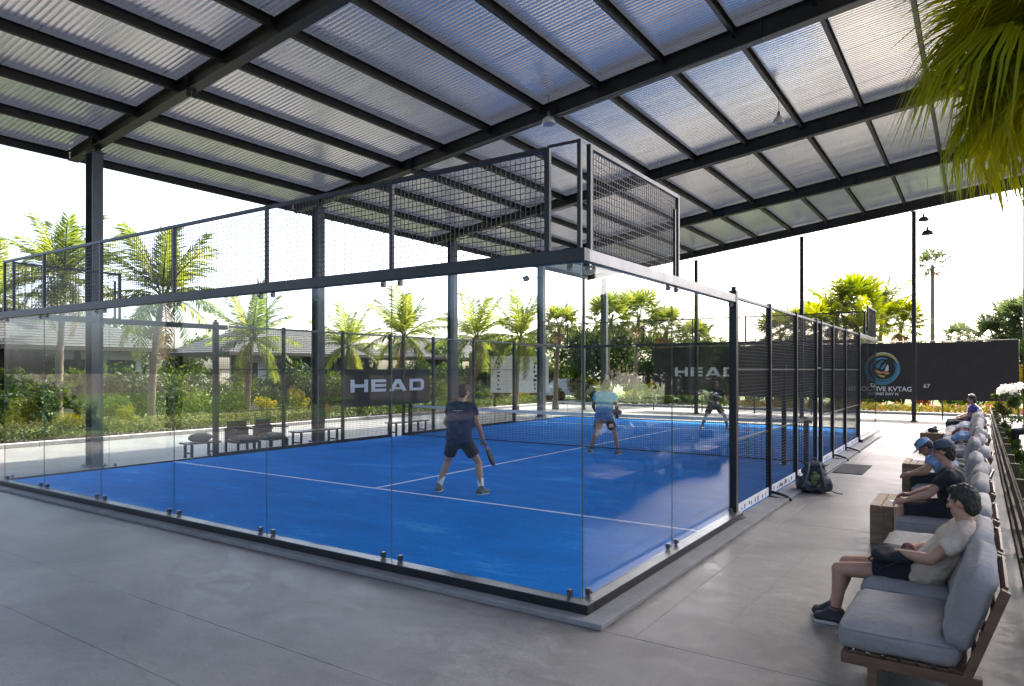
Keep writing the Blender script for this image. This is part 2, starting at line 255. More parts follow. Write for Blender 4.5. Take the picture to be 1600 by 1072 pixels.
# ------------------------------------------------------------------ mesh builders
class MB:
    def __init__(s): s.v = []; s.f = []; s.m = []
    def add(s, vs, fs, m=0):
        b = len(s.v); s.v.extend([tuple(v) for v in vs]); s.f.extend([tuple(i+b for i in f) for f in fs]); s.m.extend([m]*len(fs)); return s
    def b2(s, x0, y0, z0, x1, y1, z1, m=0, M4=None):
        vs = [Vector(p) for p in ((x0,y0,z0),(x1,y0,z0),(x1,y1,z0),(x0,y1,z0),(x0,y0,z1),(x1,y0,z1),(x1,y1,z1),(x0,y1,z1))]
        if M4: vs = [M4 @ v for v in vs]
        return s.add(vs, [(3,2,1,0),(4,5,6,7),(0,1,5,4),(1,2,6,5),(2,3,7,6),(3,0,4,7)], m)
    def bar(s, p0, p1, w, h, m=0, up=(0, 0, 1)):
        p0, p1 = Vector(p0), Vector(p1); d = (p1-p0); L = d.length; d.normalize(); up = Vector(up)
        if abs(d.dot(up)) > .98: up = Vector((0, 1, 0))
        sx = d.cross(up).normalized(); uz = sx.cross(d)
        M4 = Matrix((sx, d, uz)).transposed().to_4x4(); M4.translation = p0
        return s.b2(-w/2, 0, -h/2, w/2, L, h/2, m, M4)
    def cyl(s, p0, p1, r0, r1=None, n=10, m=0, caps=True):
        r1 = r0 if r1 is None else r1
        p0, p1 = Vector(p0), Vector(p1); d = (p1-p0).normalized(); a = d.orthogonal().normalized(); b = d.cross(a); vs = []
        for p, r in ((p0, r0), (p1, r1)):
            for k in range(n): t = 2*math.pi*k/n; vs.append(p+(a*math.cos(t)+b*math.sin(t))*r)
        fs = [(k, (k+1) % n, n+(k+1) % n, n+k) for k in range(n)]
        if caps: fs += [tuple(range(n-1, -1, -1)), tuple(range(n, 2*n))]
        return s.add(vs, fs, m)
    def tube(s, pts, rs, n=8, m=0):
        pts = [Vector(p) for p in pts]; vs = []; N = len(pts)
        if not hasattr(rs, '__len__'): rs = [rs]*N
        a = None
        for i, p in enumerate(pts):
            d = (pts[min(i+1, N-1)]-pts[max(i-1, 0)]).normalized()
            a = d.orthogonal().normalized() if a is None else (a-d*a.dot(d)).normalized()
            b = d.cross(a)
            for k in range(n): t = 2*math.pi*k/n; vs.append(p+(a*math.cos(t)+b*math.sin(t))*rs[i])
        fs = [(i*n+k, i*n+(k+1) % n, (i+1)*n+(k+1) % n, (i+1)*n+k) for i in range(N-1) for k in range(n)]
        fs += [tuple(range(n-1, -1, -1)), tuple(range((N-1)*n, N*n))]
        return s.add(vs, fs, m)
    def ell(s, c, r, nu=12, nv=8, m=0, M4=None, zmin=None):
        vs = []; c = Vector(c)
        for j in range(nv+1):
            t = math.pi*j/nv
            for i in range(nu):
                p = 2*math.pi*i/nu; z = math.cos(t)
                if zmin is not None and z < zmin: z = zmin
                q = Vector((r[0]*math.sin(t)*math.cos(p), r[1]*math.sin(t)*math.sin(p), r[2]*z))
                vs.append(c+(M4 @ q if M4 else q))
        fs = [(j*nu+i, (j+1)*nu+i, (j+1)*nu+(i+1) % nu, j*nu+(i+1) % nu) for j in range(nv) for i in range(nu)]
        return s.add(vs, fs, m)
    def caps(s, p0, p1, r0, r1=None, n=12, flat0=False, flat1=False, m=0):
        "tapered capsule"
        r1 = r0 if r1 is None else r1
        p0, p1 = Vector(p0), Vector(p1); d = p1-p0; L = d.length
        d = d.normalized() if L > 1e-6 else Vector((0, 0, 1)); pts = []; rs = []
        if not flat0:
            for t in (82, 60, 38, 18): pts.append(p0-d*r0*math.sin(R(t))); rs.append(r0*math.cos(R(t)))
        pts.append(p0); rs.append(r0); pts.append(p1); rs.append(r1)
        if not flat1:
            for t in (18, 38, 60, 82): pts.append(p1+d*r1*math.sin(R(t))); rs.append(r1*math.cos(R(t)))
        a = d.orthogonal().normalized(); b = d.cross(a); vs = []
        for p, r in zip(pts, rs):
            for k in range(n): t = 2*math.pi*k/n; vs.append(p+(a*math.cos(t)+b*math.sin(t))*r)
        N = len(pts); fs = [(i*n+k, i*n+(k+1) % n, (i+1)*n+(k+1) % n, (i+1)*n+k) for i in range(N-1) for k in range(n)]
        fs += [tuple(range(n-1, -1, -1)), tuple(range((N-1)*n, N*n))]
        return s.add(vs, fs, m)
    def mesh(s, name, mats, smooth=False):
        me = bpy.data.meshes.new(name); me.from_pydata(s.v, [], s.f); me.update()
        for q in (mats if isinstance(mats, (list, tuple)) else [mats]): me.materials.append(M[q] if isinstance(q, str) else q)
        if any(s.m): me.polygons.foreach_set('material_index', s.m)
        if smooth: me.polygons.foreach_set('use_smooth', [True]*len(me.polygons))
        return me
    def build(s, name, mats, parent=None, smooth=False, bevel=0, loc=None, rot=None):
        return ob(name, s.mesh(name, mats, smooth), parent, loc, rot, bevel)
def ob(name, me, parent=None, loc=None, rot=None, bevel=0):
    o = bpy.data.objects.new(name, me); col.objects.link(o); o.parent = parent
    if loc is not None: o.location = loc
    if rot is not None: o.rotation_euler = rot
    if bevel:
        b = o.modifiers.new('bevel', 'BEVEL'); b.width = bevel; b.segments = 2; b.limit_method = 'ANGLE'
    return o
def tag(o, label=None, cat=None, group=None, kind=None):
    for k, v in (('label', label), ('category', cat), ('group', group), ('kind', kind)):
        if v: o[k] = v
    return o
def thing(name, label, cat, loc=(0, 0, 0), rz=0, group=None):
    o = bpy.data.objects.new(name, None); col.objects.link(o); o.location = loc; o.rotation_euler = (0, 0, rz); o.empty_display_size = .1
    return tag(o, label, cat, group)
def copy_tree(o, parent=None):
    c = o.copy(); col.objects.link(c); c.parent = parent
    for ch in list(o.children): copy_tree(ch, c)
    return c
def remesh(mb, name, mats, vox, smooth=3, parent=None):
    tmp = bpy.data.objects.new('tmp', mb.mesh('tmp', mats)); col.objects.link(tmp)
    r = tmp.modifiers.new('r', 'REMESH'); r.mode = 'VOXEL'; r.voxel_size = vox; r.use_smooth_shade = True
    if smooth: q = tmp.modifiers.new('s', 'SMOOTH'); q.factor = .5; q.iterations = smooth
    me = bpy.data.meshes.new_from_object(tmp.evaluated_get(bpy.context.evaluated_depsgraph_get()))
    old = tmp.data; bpy.data.objects.remove(tmp); bpy.data.meshes.remove(old)
    me.name = name; me.polygons.foreach_set('use_smooth', [True]*len(me.polygons))
    return ob(name, me, parent)

# ------------------------------------------------------------------ setting: ground, floor slabs, path, kerbs
W = 11.36
ZT, ZM, ZB = 3.04, 3.92, .10        # top of glass rail, top of mesh, turf level
g = MB(); g.b2(-400, -200, -1.2, 300, 600, -.10); tag(g.build('ground', 'soil'), kind='structure')
fb = MB(); fb.b2(-18, -20, -.2, 9, 30, -.020); base = fb.build('concrete_floor', 'gap'); tag(base, kind='structure')
xs_near = [-18, -11.5, 9]; GAPW = .0015
def slab(x0, y0, x1, y1, m='floor'):
    b = MB(); b.b2(x0+GAPW, y0+GAPW, -.10, x1-GAPW, y1-GAPW, 0); b.build('slab', m, base, bevel=.003)
for y0, y1 in ((-20, -8.2), (-8.2, -5.0), (-5.0, -2.58), (-2.58, -1.82), (-1.82, -.22)):
    for x0, x1 in zip(xs_near, xs_near[1:]): slab(x0, y0, x1, y1)
ys = [-.22, 4.6, 9.3, 14.0, 18.7, 23.4, 30]
for y0, y1 in zip(ys, ys[1:]):
    slab(-18, y0, -11.9, y1, 'path'); slab(-11.9, y0, .56, y1); slab(.56, y0, 3.2, y1); slab(3.2, y0, 9, y1)
# plinth under the court
p = MB(); p.b2(-W-.30, -.24, 0.002, .30, 20.24, .05); tag(p.build('court_plinth', 'plinth', bevel=.008), kind='structure')
t = MB(); t.b2(-W-.005, -.005, .05, .005, 20.005, ZB); turf = t.build('court_turf', 'turf'); tag(turf, kind='structure')
def cline(x0, y0, x1, y1):
    b = MB(); b.b2(x0, y0, ZB-.01, x1, y1, ZB+.004); b.build('court_line', 'line', turf)
LW = .05
cline(-W+.02, 3.05-LW/2, -.02, 3.05+LW/2); cline(-W+.02, 16.95-LW/2, -.02, 16.95+LW/2); 
MIDX = -5.45
cline(MIDX-LW/2, 3.05+LW/2+.001, MIDX+LW/2, 16.95-LW/2-.001)
# kerb and garden ground on the left and at the far end
kb = MB(); kb.b2(-18.21, -16, -.18, -18.03, 39.2, -.119); kb.b2(-17.8, 31.01, -.18, 11, 31.19, -.119); tag(kb.build('kerb', 'kerb'), kind='structure'); kerb = bpy.data.objects['kerb']
def kerbstone(x0, y0, x1, y1):
    b = MB(); b.b2(x0, y0, -.12, x1, y1, .12); b.build('kerb_stone', 'kerb', kerb, bevel=.015)
for k in range(46): kerbstone(-18.22, -16+k*1.2+.008, -18.02, -16+(k+1)*1.2-.008)
for k in range(24): kerbstone(-17.8+k*1.2+.008, 31.0, -17.8+(k+1)*1.2-.008, 31.2)
pa = MB(); pa.b2(-18, 30.02, -.2, 12, 31, -.004); tag(pa.build('path', 'path'), kind='structure')
lw = MB(); lw.b2(-60, -30, -.15, -19.9, 60, .03); lw.b2(-19.9, 34, -.15, 40, 90, .028); tag(lw.build('lawn', 'lawn'), kind='structure')
bd = MB(); bd.b2(-19.89, -16, -.15, -18.23, 39.2, .05); bd.b2(-18.2, 31.21, -.15, 14, 33.99, .05); tag(bd.build('planting_bed', 'soil'), kind='structure')
# paved strip beyond the sofa row
sp = MB(); sp.b2(3.62, -6, .001, 9, 24, .012); strip = sp.build('side_path', 'gap'); tag(strip, kind='structure')
random.seed(5)
for k in range(40):
    y = -5.6+k*.72
    b = MB(); b.b2(3.66, y, .010, 4.5+random.uniform(-.06, .06), y+.66+random.uniform(-.03, .02), .035+random.uniform(-.006, .006)); b.build('paving_stone', 'floor', strip, bevel=.012)

# ------------------------------------------------------------------ the steel canopy
can = thing('steel_canopy', 'large open steel canopy with dark rafters and corrugated sheets over the blue court', 'canopy', (0, 0, 0))
SL = .130
def rz_(x): return 6.55+SL*(x+12.4)          # underside of the rafters
RD = .44                                      # rafter depth
XL, XR = -14.25, 4.6
RY = [-15.9, -9.9, -3.9, 2.15, 8.15, 14.2, 20.25, 26.3]  # first rafter belongs to the added rear bay behind the camera
for i, y in enumerate(RY):
    b = MB(); x0, x1 = -13.75, XR-.1; hw = .105; tk = .014
    for lo, hi, w in ((0, tk, hw), (RD-tk, RD, hw)):
        vs = []
        for x in (x0, x1):
            z = rz_(x); tap = .22 if x == x0 else 0
            lo2 = lo+(tap if lo == 0 else 0); hi2 = hi+(tap if lo == 0 else 0)
            vs += [(x, y-w, z+lo2), (x, y+w, z+lo2), (x, y+w, z+hi2), (x, y-w, z+hi2)]
        b.add(vs, [(0,1,2,3),(7,6,5,4),(0,4,5,1),(1,5,6,2),(2,6,7,3),(3,7,4,0)])
    vs = []
    for x in (x0+.002, x1-.002):
        z = rz_(x); tap = .22 if x < -10 else 0
        vs += [(x, y-.012, z+tk+tap-.003), (x, y+.012, z+tk+tap-.003), (x, y+.012, z+RD-tk+.003), (x, y-.012, z+RD-tk+.003)]
    b.add(vs, [(0,1,2,3),(7,6,5,4),(0,4,5,1),(1,5,6,2),(2,6,7,3),(3,7,4,0)])
    raf = b.build('rafter', 'steel', can)
    for x in (-12.72, -9.2, -5.0, -.6, 3.6):
        s_ = MB()
        for sg in (-1, 1): s_.b2(x-.008, y+sg*.013, rz_(x)+.05+(.10 if x < -12 else 0), x+.008, y+sg*.098, rz_(x)+RD-.016)
        s_.build('stiffener', 'steel', raf)
for y in (8.15, 14.2):
    cd = MB(); cd.tube([(x, y-.118, rz_(x)+.05) for x in (-12.4, -6, 0, 4.2)], .011, 6); cd.build('conduit', 'wirelight', can, True)
PX = [-13.87+1.42*k for k in range(14)]
PB = RD-.145
Y0, Y1 = -19.2, 26.75  # rear end stretched out of view, added to shade what the back glass mirrors
for k, x in enumerate(PX):
    b = MB(); z = rz_(x)+PB; y0, y1 = Y0+.05, Y1-.1
    # C-section purlin
    H = .18; wd = .075; tk = .006
    segs = [(a, c) for a, c in zip([y0]+[y+.014 for y in RY], [y-.014 for y in RY]+[y1])]
    for a, c in segs:
        b.b2(x-wd/2, a, z, x-wd/2+tk, c, z+H); b.b2(x-wd/2+tk, a, z, x+wd/2, c, z+tk); b.b2(x-wd/2+tk, a, z+H-tk, x+wd/2, c, z+H); b.b2(x+wd/2-tk, a, z+tk, x+wd/2, c, z+.03)
    b.build('purlin', 'steel', can)
# corrugated sheets, about one metre wide, running down the slope
def sheet_mesh(per=.10, n=10):
    b = MB(); prof = [(0, 0), (.025, .0022), (.05, .0060), (.075, .0022), (.1, 0)]
    pr = []
    for k in range(n):
        for (a, h) in prof[:-1]: pr.append((k*per+a, h))
    pr.append((n*per+.012, 0)); xs = [XL, -9.5, -4.8, 0, XR]; vs = []
    for x in xs:
        for (a, h) in pr: vs.append((x, a, rz_(x)+PB+.187+h))
    m = len(pr)
    b.add(vs, [(i*m+k, (i+1)*m+k, (i+1)*m+k+1, i*m+k+1) for i in range(len(xs)-1) for k in range(m-1)])
    return b.mesh('roof_sheet', 'roof')
sm = sheet_mesh(); k = 0
while Y0+k*1.0 < Y1:
    ob('roof_sheet', sm, can, (0, Y0+k, .0015*(k % 2))); k += 1
# columns: H-sections on the left and right rows, slim ones at the far gable
def hcol(x, y, top, w, d, name='column', mat='column', base_=True):
    b = MB(); tk = .014
    b.b2(x-w/2, y-d/2, 0, x-w/2+tk, y+d/2, top); b.b2(x+w/2-tk, y-d/2, 0, x+w/2, y+d/2, top); b.b2(x-w/2+tk, y-.008, 0.002, x+w/2-tk, y+.008, top-.002)
    c = b.build(name, mat, can)
    q = MB(); q.b2(x-w*.75, y-d*.75, .001, x+w*.75, y+d*.75, .022)
    for sx in (-1, 1):
        for sy in (-1, 1): q.cyl((x+sx*w*.62, y+sy*d*.6, .02), (x+sx*w*.62, y+sy*d*.6, .05), .014, n=6)
    q.build('base_plate', mat, c)
    q = MB(); q.b2(x-w*.7, y-d*.7, top-.012, x+w*.7, y+d*.7, top+.004); q.build('cap_plate', mat, c)
    return c
LCOLX = -12.8
for y in RY[2:]: hcol(LCOLX, y, rz_(LCOLX)+.12, .30, .22)
hcol(LCOLX, RY[0], rz_(LCOLX)+.12, .30, .22); hcol(LCOLX, RY[1], rz_(LCOLX)+.12, .30, .22); hcol(4.2, RY[0], rz_(4.2), .22, .2, mat='steel'); hcol(4.2, RY[1], rz_(4.2), .22, .2, mat='steel')
for x in (-8.1, -3.5, .64): hcol(x, RY[-1], rz_(x), .15, .14, mat='steel')
for y in RY[2:]: hcol(4.2, y, rz_(4.2), .22, .2, mat='steel')
hcol(-14.1, 26.55, rz_(-14.1)+.44, .12, .12, mat='column')

# pendant lamps below the rafters
def pendant(label, x, y, ztop, zl, r=.16, mat='lampglass'):
    o = thing('pendant_lamp', label, 'lamp', (x, y, zl), 0, 'lamps hanging from the canopy')
    b = MB(); b.cyl((0, 0, .2), (0, 0, ztop-zl), .007, n=6); b.build('cable', 'black', o)
    b = MB(); b.cyl((0, 0, .10), (0, 0, .22), .045, .03, 10); b.build('lamp_body', 'railtop', o, True)
    b = MB(); n = 18
    vs = [(math.cos(2*math.pi*k/n)*rr, math.sin(2*math.pi*k/n)*rr, z) for rr, z in ((.05, .11), (r*.75, .06), (r, -.06), (r*.96, -.06), (r*.7, .05), (.045, .10)) for k in range(n)]
    b.add(vs, [(j*n+k, j*n+(k+1) % n, (j+1)*n+(k+1) % n, (j+1)*n+k) for j in range(5) for k in range(n)])
    b.build('lamp_shade', mat, o, True)
x, y = -5.35, 8.15-.0
pendant('clear ribbed pendant lamp hanging below the second rafter, above the court corner mesh', -5.05, 7.9, rz_(-5.05)+.6, 7.45)
X, Y = at(1252, 14.5); pendant('pale pendant lamp hanging under a purlin between the second and third rafters', PX[9]+0.0, 11.6, rz_(PX[9])+PB+.02, rz_(PX[9])-.25, .13)
X, Y = at(1443, 26.3); pendant('small dark pendant lamp just under the far gable beam', X, Y, rz_(X)+.66, 7.75, .20, 'black')
X, Y = at(1449, 24.6); pendant('dark pendant lamp on a long cable in front of the tall palm', X, Y, rz_(X)+.66, 6.9, .2, 'black')
# floodlight on a left column
o = thing('cctv', 'small dark floodlight bracketed to the far left column', 'cctv', (LCOLX, 20.25, 6.0))  # security camera housing, gives no light
b = MB(); b.bar((0, -.05, 0), (-.45, -.35, -.02), .03, .03); b.build('bracket', 'steel', o)
b = MB(); b.b2(-.16, -.10, -.12, .16, .06, .12); b.build('housing', 'steel', o, bevel=.02, loc=(-.5, -.4, -.05), rot=(R(25), 0, R(-30)))

# ------------------------------------------------------------------ court enclosure
enc = thing('court_enclosure', 'black steel padel court enclosure with clear glass corners and wire mesh sides', 'enclosure')
def wire_mesh(wid, hei, sp=.05, r=.0024):
    "welded wire panel lying in the local XZ plane"
    b = MB(); nv = max(1, round(wid/sp)); nh = max(1, round(hei/sp))
    for i in range(nv+1):
        x = wid*i/nv; b.b2(x-r, -r, 0, x+r, r, hei)
    for j in range(nh+1):
        z = hei*j/nh; b.b2(0, -r+.0035, z-r, wid, r+.0035, z+r)
    return b.mesh('wire_mesh', 'wire')
BX = [0, -2.15, -4.13, -6.06, -7.99, -9.84, -W]          # back-wall joints
LY = [0, 1.75, 4.03, 5.85, 7.75, 9.55, 11.46, 13.54, 15.69, 18.1, 20]   # left wall posts
RYS = [0, 2.04, 4.3, 6.2, 8.1, 9.95, 10.5, 11.9, 13.7, 16.0, 18.0, 20]
def rail(x0, y0, x1, y1, z0, z1, name, m='black'):
    b = MB(); b.b2(x0, y0, z0, x1, y1, z1); return b.build(name, m, enc, bevel=.004)
# base rails (dark angle steel, satin top plate)
for yy, s_ in ((0, -1), (20, 1)):
    ya, yb = sorted((yy-s_*.015, yy+s_*.115)); 
    r_ = rail(-W-.115, ya, .115, yb, .05, .128, 'base_rail'); 
    b = MB(); b.b2(-W-.113, ya+.002, .128, .113, yb-.002, .132); b.build('rail_plate', 'railtop', r_)
for xx, s_ in ((0, 1), (-W, -1)):
    xa, xb = sorted((xx-s_*.015, xx+s_*.115))
    for y0, y1 in ((.0175, 4.35), (15.95, 19.98)):
        y0 = y0 if y0 > 1 else .018
        r_ = rail(xa, y0, xb, y1, .05, .1275, 'base_rail'); b = MB(); b.b2(xa+.002, y0+.002, .1275, xb-.002, y1-.002, .1315); b.build('rail_plate', 'railtop', r_)
# top rails
GB = .134
for yy in (0, 20): rail(-W-.05, yy-.05, .05, yy+.05, ZT-.11, ZT, 'top_rail', 'steel')
for xx in (0, -W):
    for y0, y1 in ((.052, 4.3), (16.0, 19.948)):
        rail(xx-.045, y0, xx+.045, y1, ZT-.105, ZT-.001, 'top_rail', 'railtop' if xx == 0 else 'steel')
    rail(xx-.02, 4.36, xx+.02, 15.94, ZT-.045, ZT-.005, 'top_rail', 'column')
# glass panes
def pane(a, c, z0, z1):
    (x0, y0), (x1, y1) = a, c; b = MB(); th = .005
    if abs(x1-x0) > abs(y1-y0): xa, xb = sorted((x0, x1)); b.b2(xa+.002, y0-th, z0, xb-.002, y0+th, z1); big = (2, 4)
    else: ya, yb = sorted((y0, y1)); b.b2(x0-th, ya+.002, z0, x0+th, yb-.002, z1); big = (3, 5)
    for i in range(6): b.m[-6+i] = 0 if i in big else 1
    return b.build('glass_pane', ['glass', 'edge'], enc)
for yy in (0, 20):
    for x0, x1 in zip(BX, BX[1:]): pane((x0, yy), (x1, yy), GB, ZT-.112)
for xx, yl in ((0, [.012, 2.04, 4.27]), (0, [16.03, 18, 19.988]), (-W, [.012, 1.75, 4.0]), (-W, [16.03, 18, 19.988])):
    for y0, y1 in zip(yl, yl[1:]): pane((xx, y0), (xx, y1), GB, ZT-.108)
# clips holding the panes
def clip(x, y, z, ax):
    b = MB()
    if ax == 'x': b.b2(x-.02, y-.022, z-.028, x+.02, y+.022, z+.028); b.cyl((x, y-.022, z), (x, y-.038, z), .009, n=8)
    else: b.b2(x-.022, y-.02, z-.028, x+.022, y+.02, z+.028); b.cyl((x+.022, y, z), (x+.038, y, z), .009, n=8)
    b.build('glass_clip', 'clip', enc, bevel=.003)
for x in BX:
    for d in (-.115, .115):
        if -W+.05 < x+d < -.05: clip(x+d, 0, GB+.032, 'x'); clip(x+d, 0, ZT-.145, 'x')
for xx, yl in ((0, [0, 2.04, 4.27]), (-W, [0, 1.75, 4.0])):
    for y in yl:
        for d in (-.115, .115):
            if .05 < y+d < yl[-1]-.05: clip(xx, y+d, GB+.032, 'y'); clip(xx, y+d, ZT-.14, 'y')
# mesh above the glass
def post(x, y, z0, z1, w=.06, d=.06, m='black'):
    b = MB(); b.b2(x-w/2, y-d/2, z0, x+w/2, y+d/2, z1); return b.build('post', m, enc, bevel=.004)
mh = ZM-ZT
def top_mesh(a, c):
    (x0, y0), (x1, y1) = a, c; L = math.hypot(x1-x0, y1-y0)
    me = wire_mesh(L-.03, mh-.03, .052, .0027)
    ob('wire_mesh', me, enc, (x0+(x1-x0)*.015/L, y0+(y1-y0)*.015/L, ZT+.002), (0, 0, math.atan2(y1-y0, x1-x0)))
    b = MB(); b.bar((x0, y0, ZM), (x1, y1, ZM), .035, .035); b.build('mesh_top_bar', 'black', enc)
for yy in (0, 20):
    for x0, x1 in zip(BX, BX[1:]): top_mesh((x0 if x0 else -.33, yy), (x1, yy)) if True else 0
    for x in BX[1:]: post(x, yy, ZT, ZM+.015, .045, .04)
    post(-.33, yy, ZT, ZM+.015, .05, .04); post(-.02, yy, ZT, ZM+.03, .035, .035)
    b = MB(); b.bar((-.33, yy, ZM+.02), (-.02, yy, ZM+.02), .02, .02); b.build('mesh_top_bar', 'black', enc)
for xx, ye in ((0, 2.2), (-W, 1.95)):
    top_mesh((xx, .14), (xx, ye)); post(xx, .14, ZT-.0, ZM+.02, .04, .045); post(xx, ye, ZT, ZM+.02, .04, .045); post(xx, ye-.09, ZT, ZM-.15, .03, .03)
    top_mesh((xx, 18.0), (xx, 19.95)); post(xx, 18.0, ZT, ZM+.02, .04, .045)
# side fences: posts, wire, mid rails
for xx, yl, sg in ((0, RYS[2:10], 1), (-W, [4.03, 5.85, 7.75, 9.55, 10.1, 11.46, 13.54, 16.0], -1)):
    for i, y in enumerate(yl):
        big = i in (0, len(yl)-1)
        post(xx, y, .05, ZT+(.03 if i else .06), .10 if big else .075, .10 if big else .07)
        b = MB(); b.b2(xx-.05, y-.07, .0505, xx+.14*sg if sg > 0 else xx+.05, y+.07, .062) if sg > 0 else b.b2(xx-.14, y-.07, .0505, xx+.05, y+.07, .062)
        b.build('foot_plate', 'black', enc)
        if sg > 0 and 0 < i < 7 and i != 3 and i != 4:
            q = MB(); q.tube([(xx+.04, y, .12), (xx+.16, y, .10), (xx+.27, y+.02, .07), (xx+.33, y+.03, .006)], [.022, .024, .022, .018], 8); q.build('foot_stay', 'black', enc, True)
    b = MB(); b.cyl((xx, yl[0], ZT+.05), (xx, yl[0], ZT+.11), .03, .035, 10); b.build('post_cap', 'black', enc)
    for y0, y1 in zip(yl, yl[1:]):
        gate = (y1-y0) < .7
        if gate:
            b = MB(); b.b2(xx-.02, y0+.04, 2.05, xx+.02, y1-.04, 2.09); b.build('gate_header', 'column', enc); continue
        L = y1-y0-.08
        for z0, z1 in ((.20, 1.06), (1.10, 2.02), (2.06, ZT-.05)):
            ob('wire_mesh', wire_mesh(L, z1-z0), enc, (xx, y0+.04, z0), (0, 0, math.pi/2))
        for z in (1.08, 2.04): b = MB(); b.b2(xx-.010, y0+.04, z-.010, xx+.010, y1-.04, z+.010); b.build('mid_rail', 'wirelight' if sg > 0 and z > 2 else 'wire', enc)
        if sg > 0:
            bd_ = MB(); bd_.b2(xx-.006, y0+.042, .07, xx+.008, y1-.042, .195); brd = bd_.build('kick_board', 'white', enc)
            random.seed(int(y0*10)); k = 0; yy = y0+.12
            mk = MB()
            while yy < y1-.2:
                if random.random() < .72:
                    h = random.uniform(.03, .075); w_ = random.uniform(.02, .07); zz = random.uniform(.085, .11)
                    mk.b2(xx+.0085, yy, zz, xx+.0105, yy+w_, zz+h)
                yy += random.uniform(.05, .16)
            if mk.f: tag(mk.build('board_print', 'black', brd), kind='stuff')
        else:
            b = MB(); b.b2(xx-.02, y0+.04, .10, xx+.02, y1-.04, .18); b.build('base_rail', 'black', enc)
# padded posts just inside the gate
post(-.56, 9.75, ZB+.001, 2.15, .085, .085); b = MB(); b.b2(-.66, 9.65, ZB+.0005, -.46, 9.85, ZB+.012); b.build('foot_plate', 'black', enc)

# ------------------------------------------------------------------ net
NY = 10.25
net = thing('court_net', 'black court net with white tape across the middle of the blue court', 'net', (0, NY, ZB))
NX0, NX1 = -W+.18, -.28
b = MB(); N = 160
def nz_(x): u = (x-NX0)/(NX1-NX0)*2-1; return .86+.045*u*u
nv = int((NX1-NX0)/.045)
for i in range(nv+1):
    x = NX0+(NX1-NX0)*i/nv; b.b2(x-.0028, -.0028, .03, x+.0028, .0028, nz_(x)-.03)
for j in range(19):
    for i in range(24):
        x0 = NX0+(NX1-NX0)*i/24; x1 = NX0+(NX1-NX0)*(i+1)/24
        z0 = .03+(nz_(x0)-.06)*j/18; z1 = .03+(nz_(x1)-.06)*j/18
        b.bar((x0, 0, z0), (x1, 0, z1), .0056, .0056)
b.build('net_mesh', 'net', net)
b = MB()
for i in range(24):
    x0 = NX0+(NX1-NX0)*i/24; x1 = NX0+(NX1-NX0)*(i+1)/24
    z0, z1 = nz_(x0), nz_(x1)
    b.add([(x0, -.008, z0-.075), (x1, -.008, z1-.075), (x1, .008, z1-.075), (x0, .008, z0-.075), (x0, -.008, z0), (x1, -.008, z1), (x1, .008, z1), (x0, .008, z0)], [(3,2,1,0),(4,5,6,7),(0,1,5,4),(2,3,7,6),(0,4,7,3),(1,2,6,5)])
b.build('net_tape', 'white', net)
b = MB(); b.b2(NX0, -.004, .015, NX1, .004, .04); b.build('net_band', 'net', net)
for x in (NX0-.04, NX1+.05):
    b = MB(); b.b2(x-.045, -.05, .003, x+.045, .05, .95); pz = b.build('net_post', 'black', net, bevel=.01)
    b = MB(); b.b2(x-.09, -.10, .001, x+.09, .10, .014); b.build('base_plate', 'black', pz)
    b = MB(); b.cyl((x+.05, 0, .86), (x+.11, 0, .86), .035, n=10); b.cyl((x+.11, 0, .86), (x+.13, .08, .90), .010, n=6); b.build('winch', 'black', pz)

# ------------------------------------------------------------------ banners with print
def poly_prism(mb, pts, y0, y1, m=0):
    n = len(pts); vs = [(x, y0, z) for x, z in pts]+[(x, y1, z) for x, z in pts]
    mb.add(vs, [tuple(range(n)), tuple(range(2*n-1, n-1, -1))]+[(i, n+i, n+(i+1) % n, (i+1) % n) for i in range(n)], m)
def head_letters(h):
    "wide bold capitals H E A D, local XZ, origin at left bottom"
    s = h; st = .27*h; out = []
    H = MB(); w = 1.5*s
    for a in ((0, 0, st*1.25, s), (w-st*1.25, 0, w, s)): poly_prism(H, [(a[0], a[1]), (a[2], a[1]), (a[2], a[3]), (a[0], a[3])], -.003, 0)
    poly_prism(H, [(st*1.25, .37*s), (w-st*1.25, .37*s), (w-st*1.25, .63*s), (st*1.25, .63*s)], -.003, 0); out.append((H, w))
    E_ = MB(); w = 1.35*s
    poly_prism(E_, [(0, 0), (st*1.25, 0), (st*1.25, s), (0, s)], -.003, 0)
    for z in (0, .385*s, s-.23*s): poly_prism(E_, [(st*1.25, z), (w, z), (w, z+.23*s), (st*1.25, z+.23*s)], -.003, 0)
    out.append((E_, w))
    A = MB(); w = 1.7*s
    poly_prism(A, [(0, 0), (st*1.45, 0), (w*.5-.02*s, s*.72), (w*.5-.02*s, s), (w*.36, s)], -.003, 0)
    poly_prism(A, [(w*.5-.02*s, s*.72), (w-st*1.45, 0), (w, 0), (w*.64, s), (w*.5-.02*s, s)], -.003, 0)
    poly_prism(A, [(w*.30, .14*s), (w*.72, .14*s), (w*.66, .32*s), (w*.36, .32*s)], -.0028, 0); out.append((A, w))
    D = MB(); w = 1.5*s
    outer = [(0, 0), (w*.78, 0), (w*.93, .07*s), (w, .25*s), (w, .75*s), (w*.93, .93*s), (w*.78, s), (0, s)]
    ix0, ix1 = st*1.25, w-st*1.25
    inner = [(ix0, .23*s), (ix1-.06*s, .23*s), (ix1-.02*s, .25*s), (ix1, .33*s), (ix1, .67*s), (ix1-.02*s, .75*s), (ix1-.06*s, .77*s), (ix0, .77*s)]
    n = 8
    for i in range(n):
        j = (i+1) % n; poly_prism(D, [outer[i], outer[j], inner[j], inner[i]], -.003, 0)
    out.append((D, w)); return out
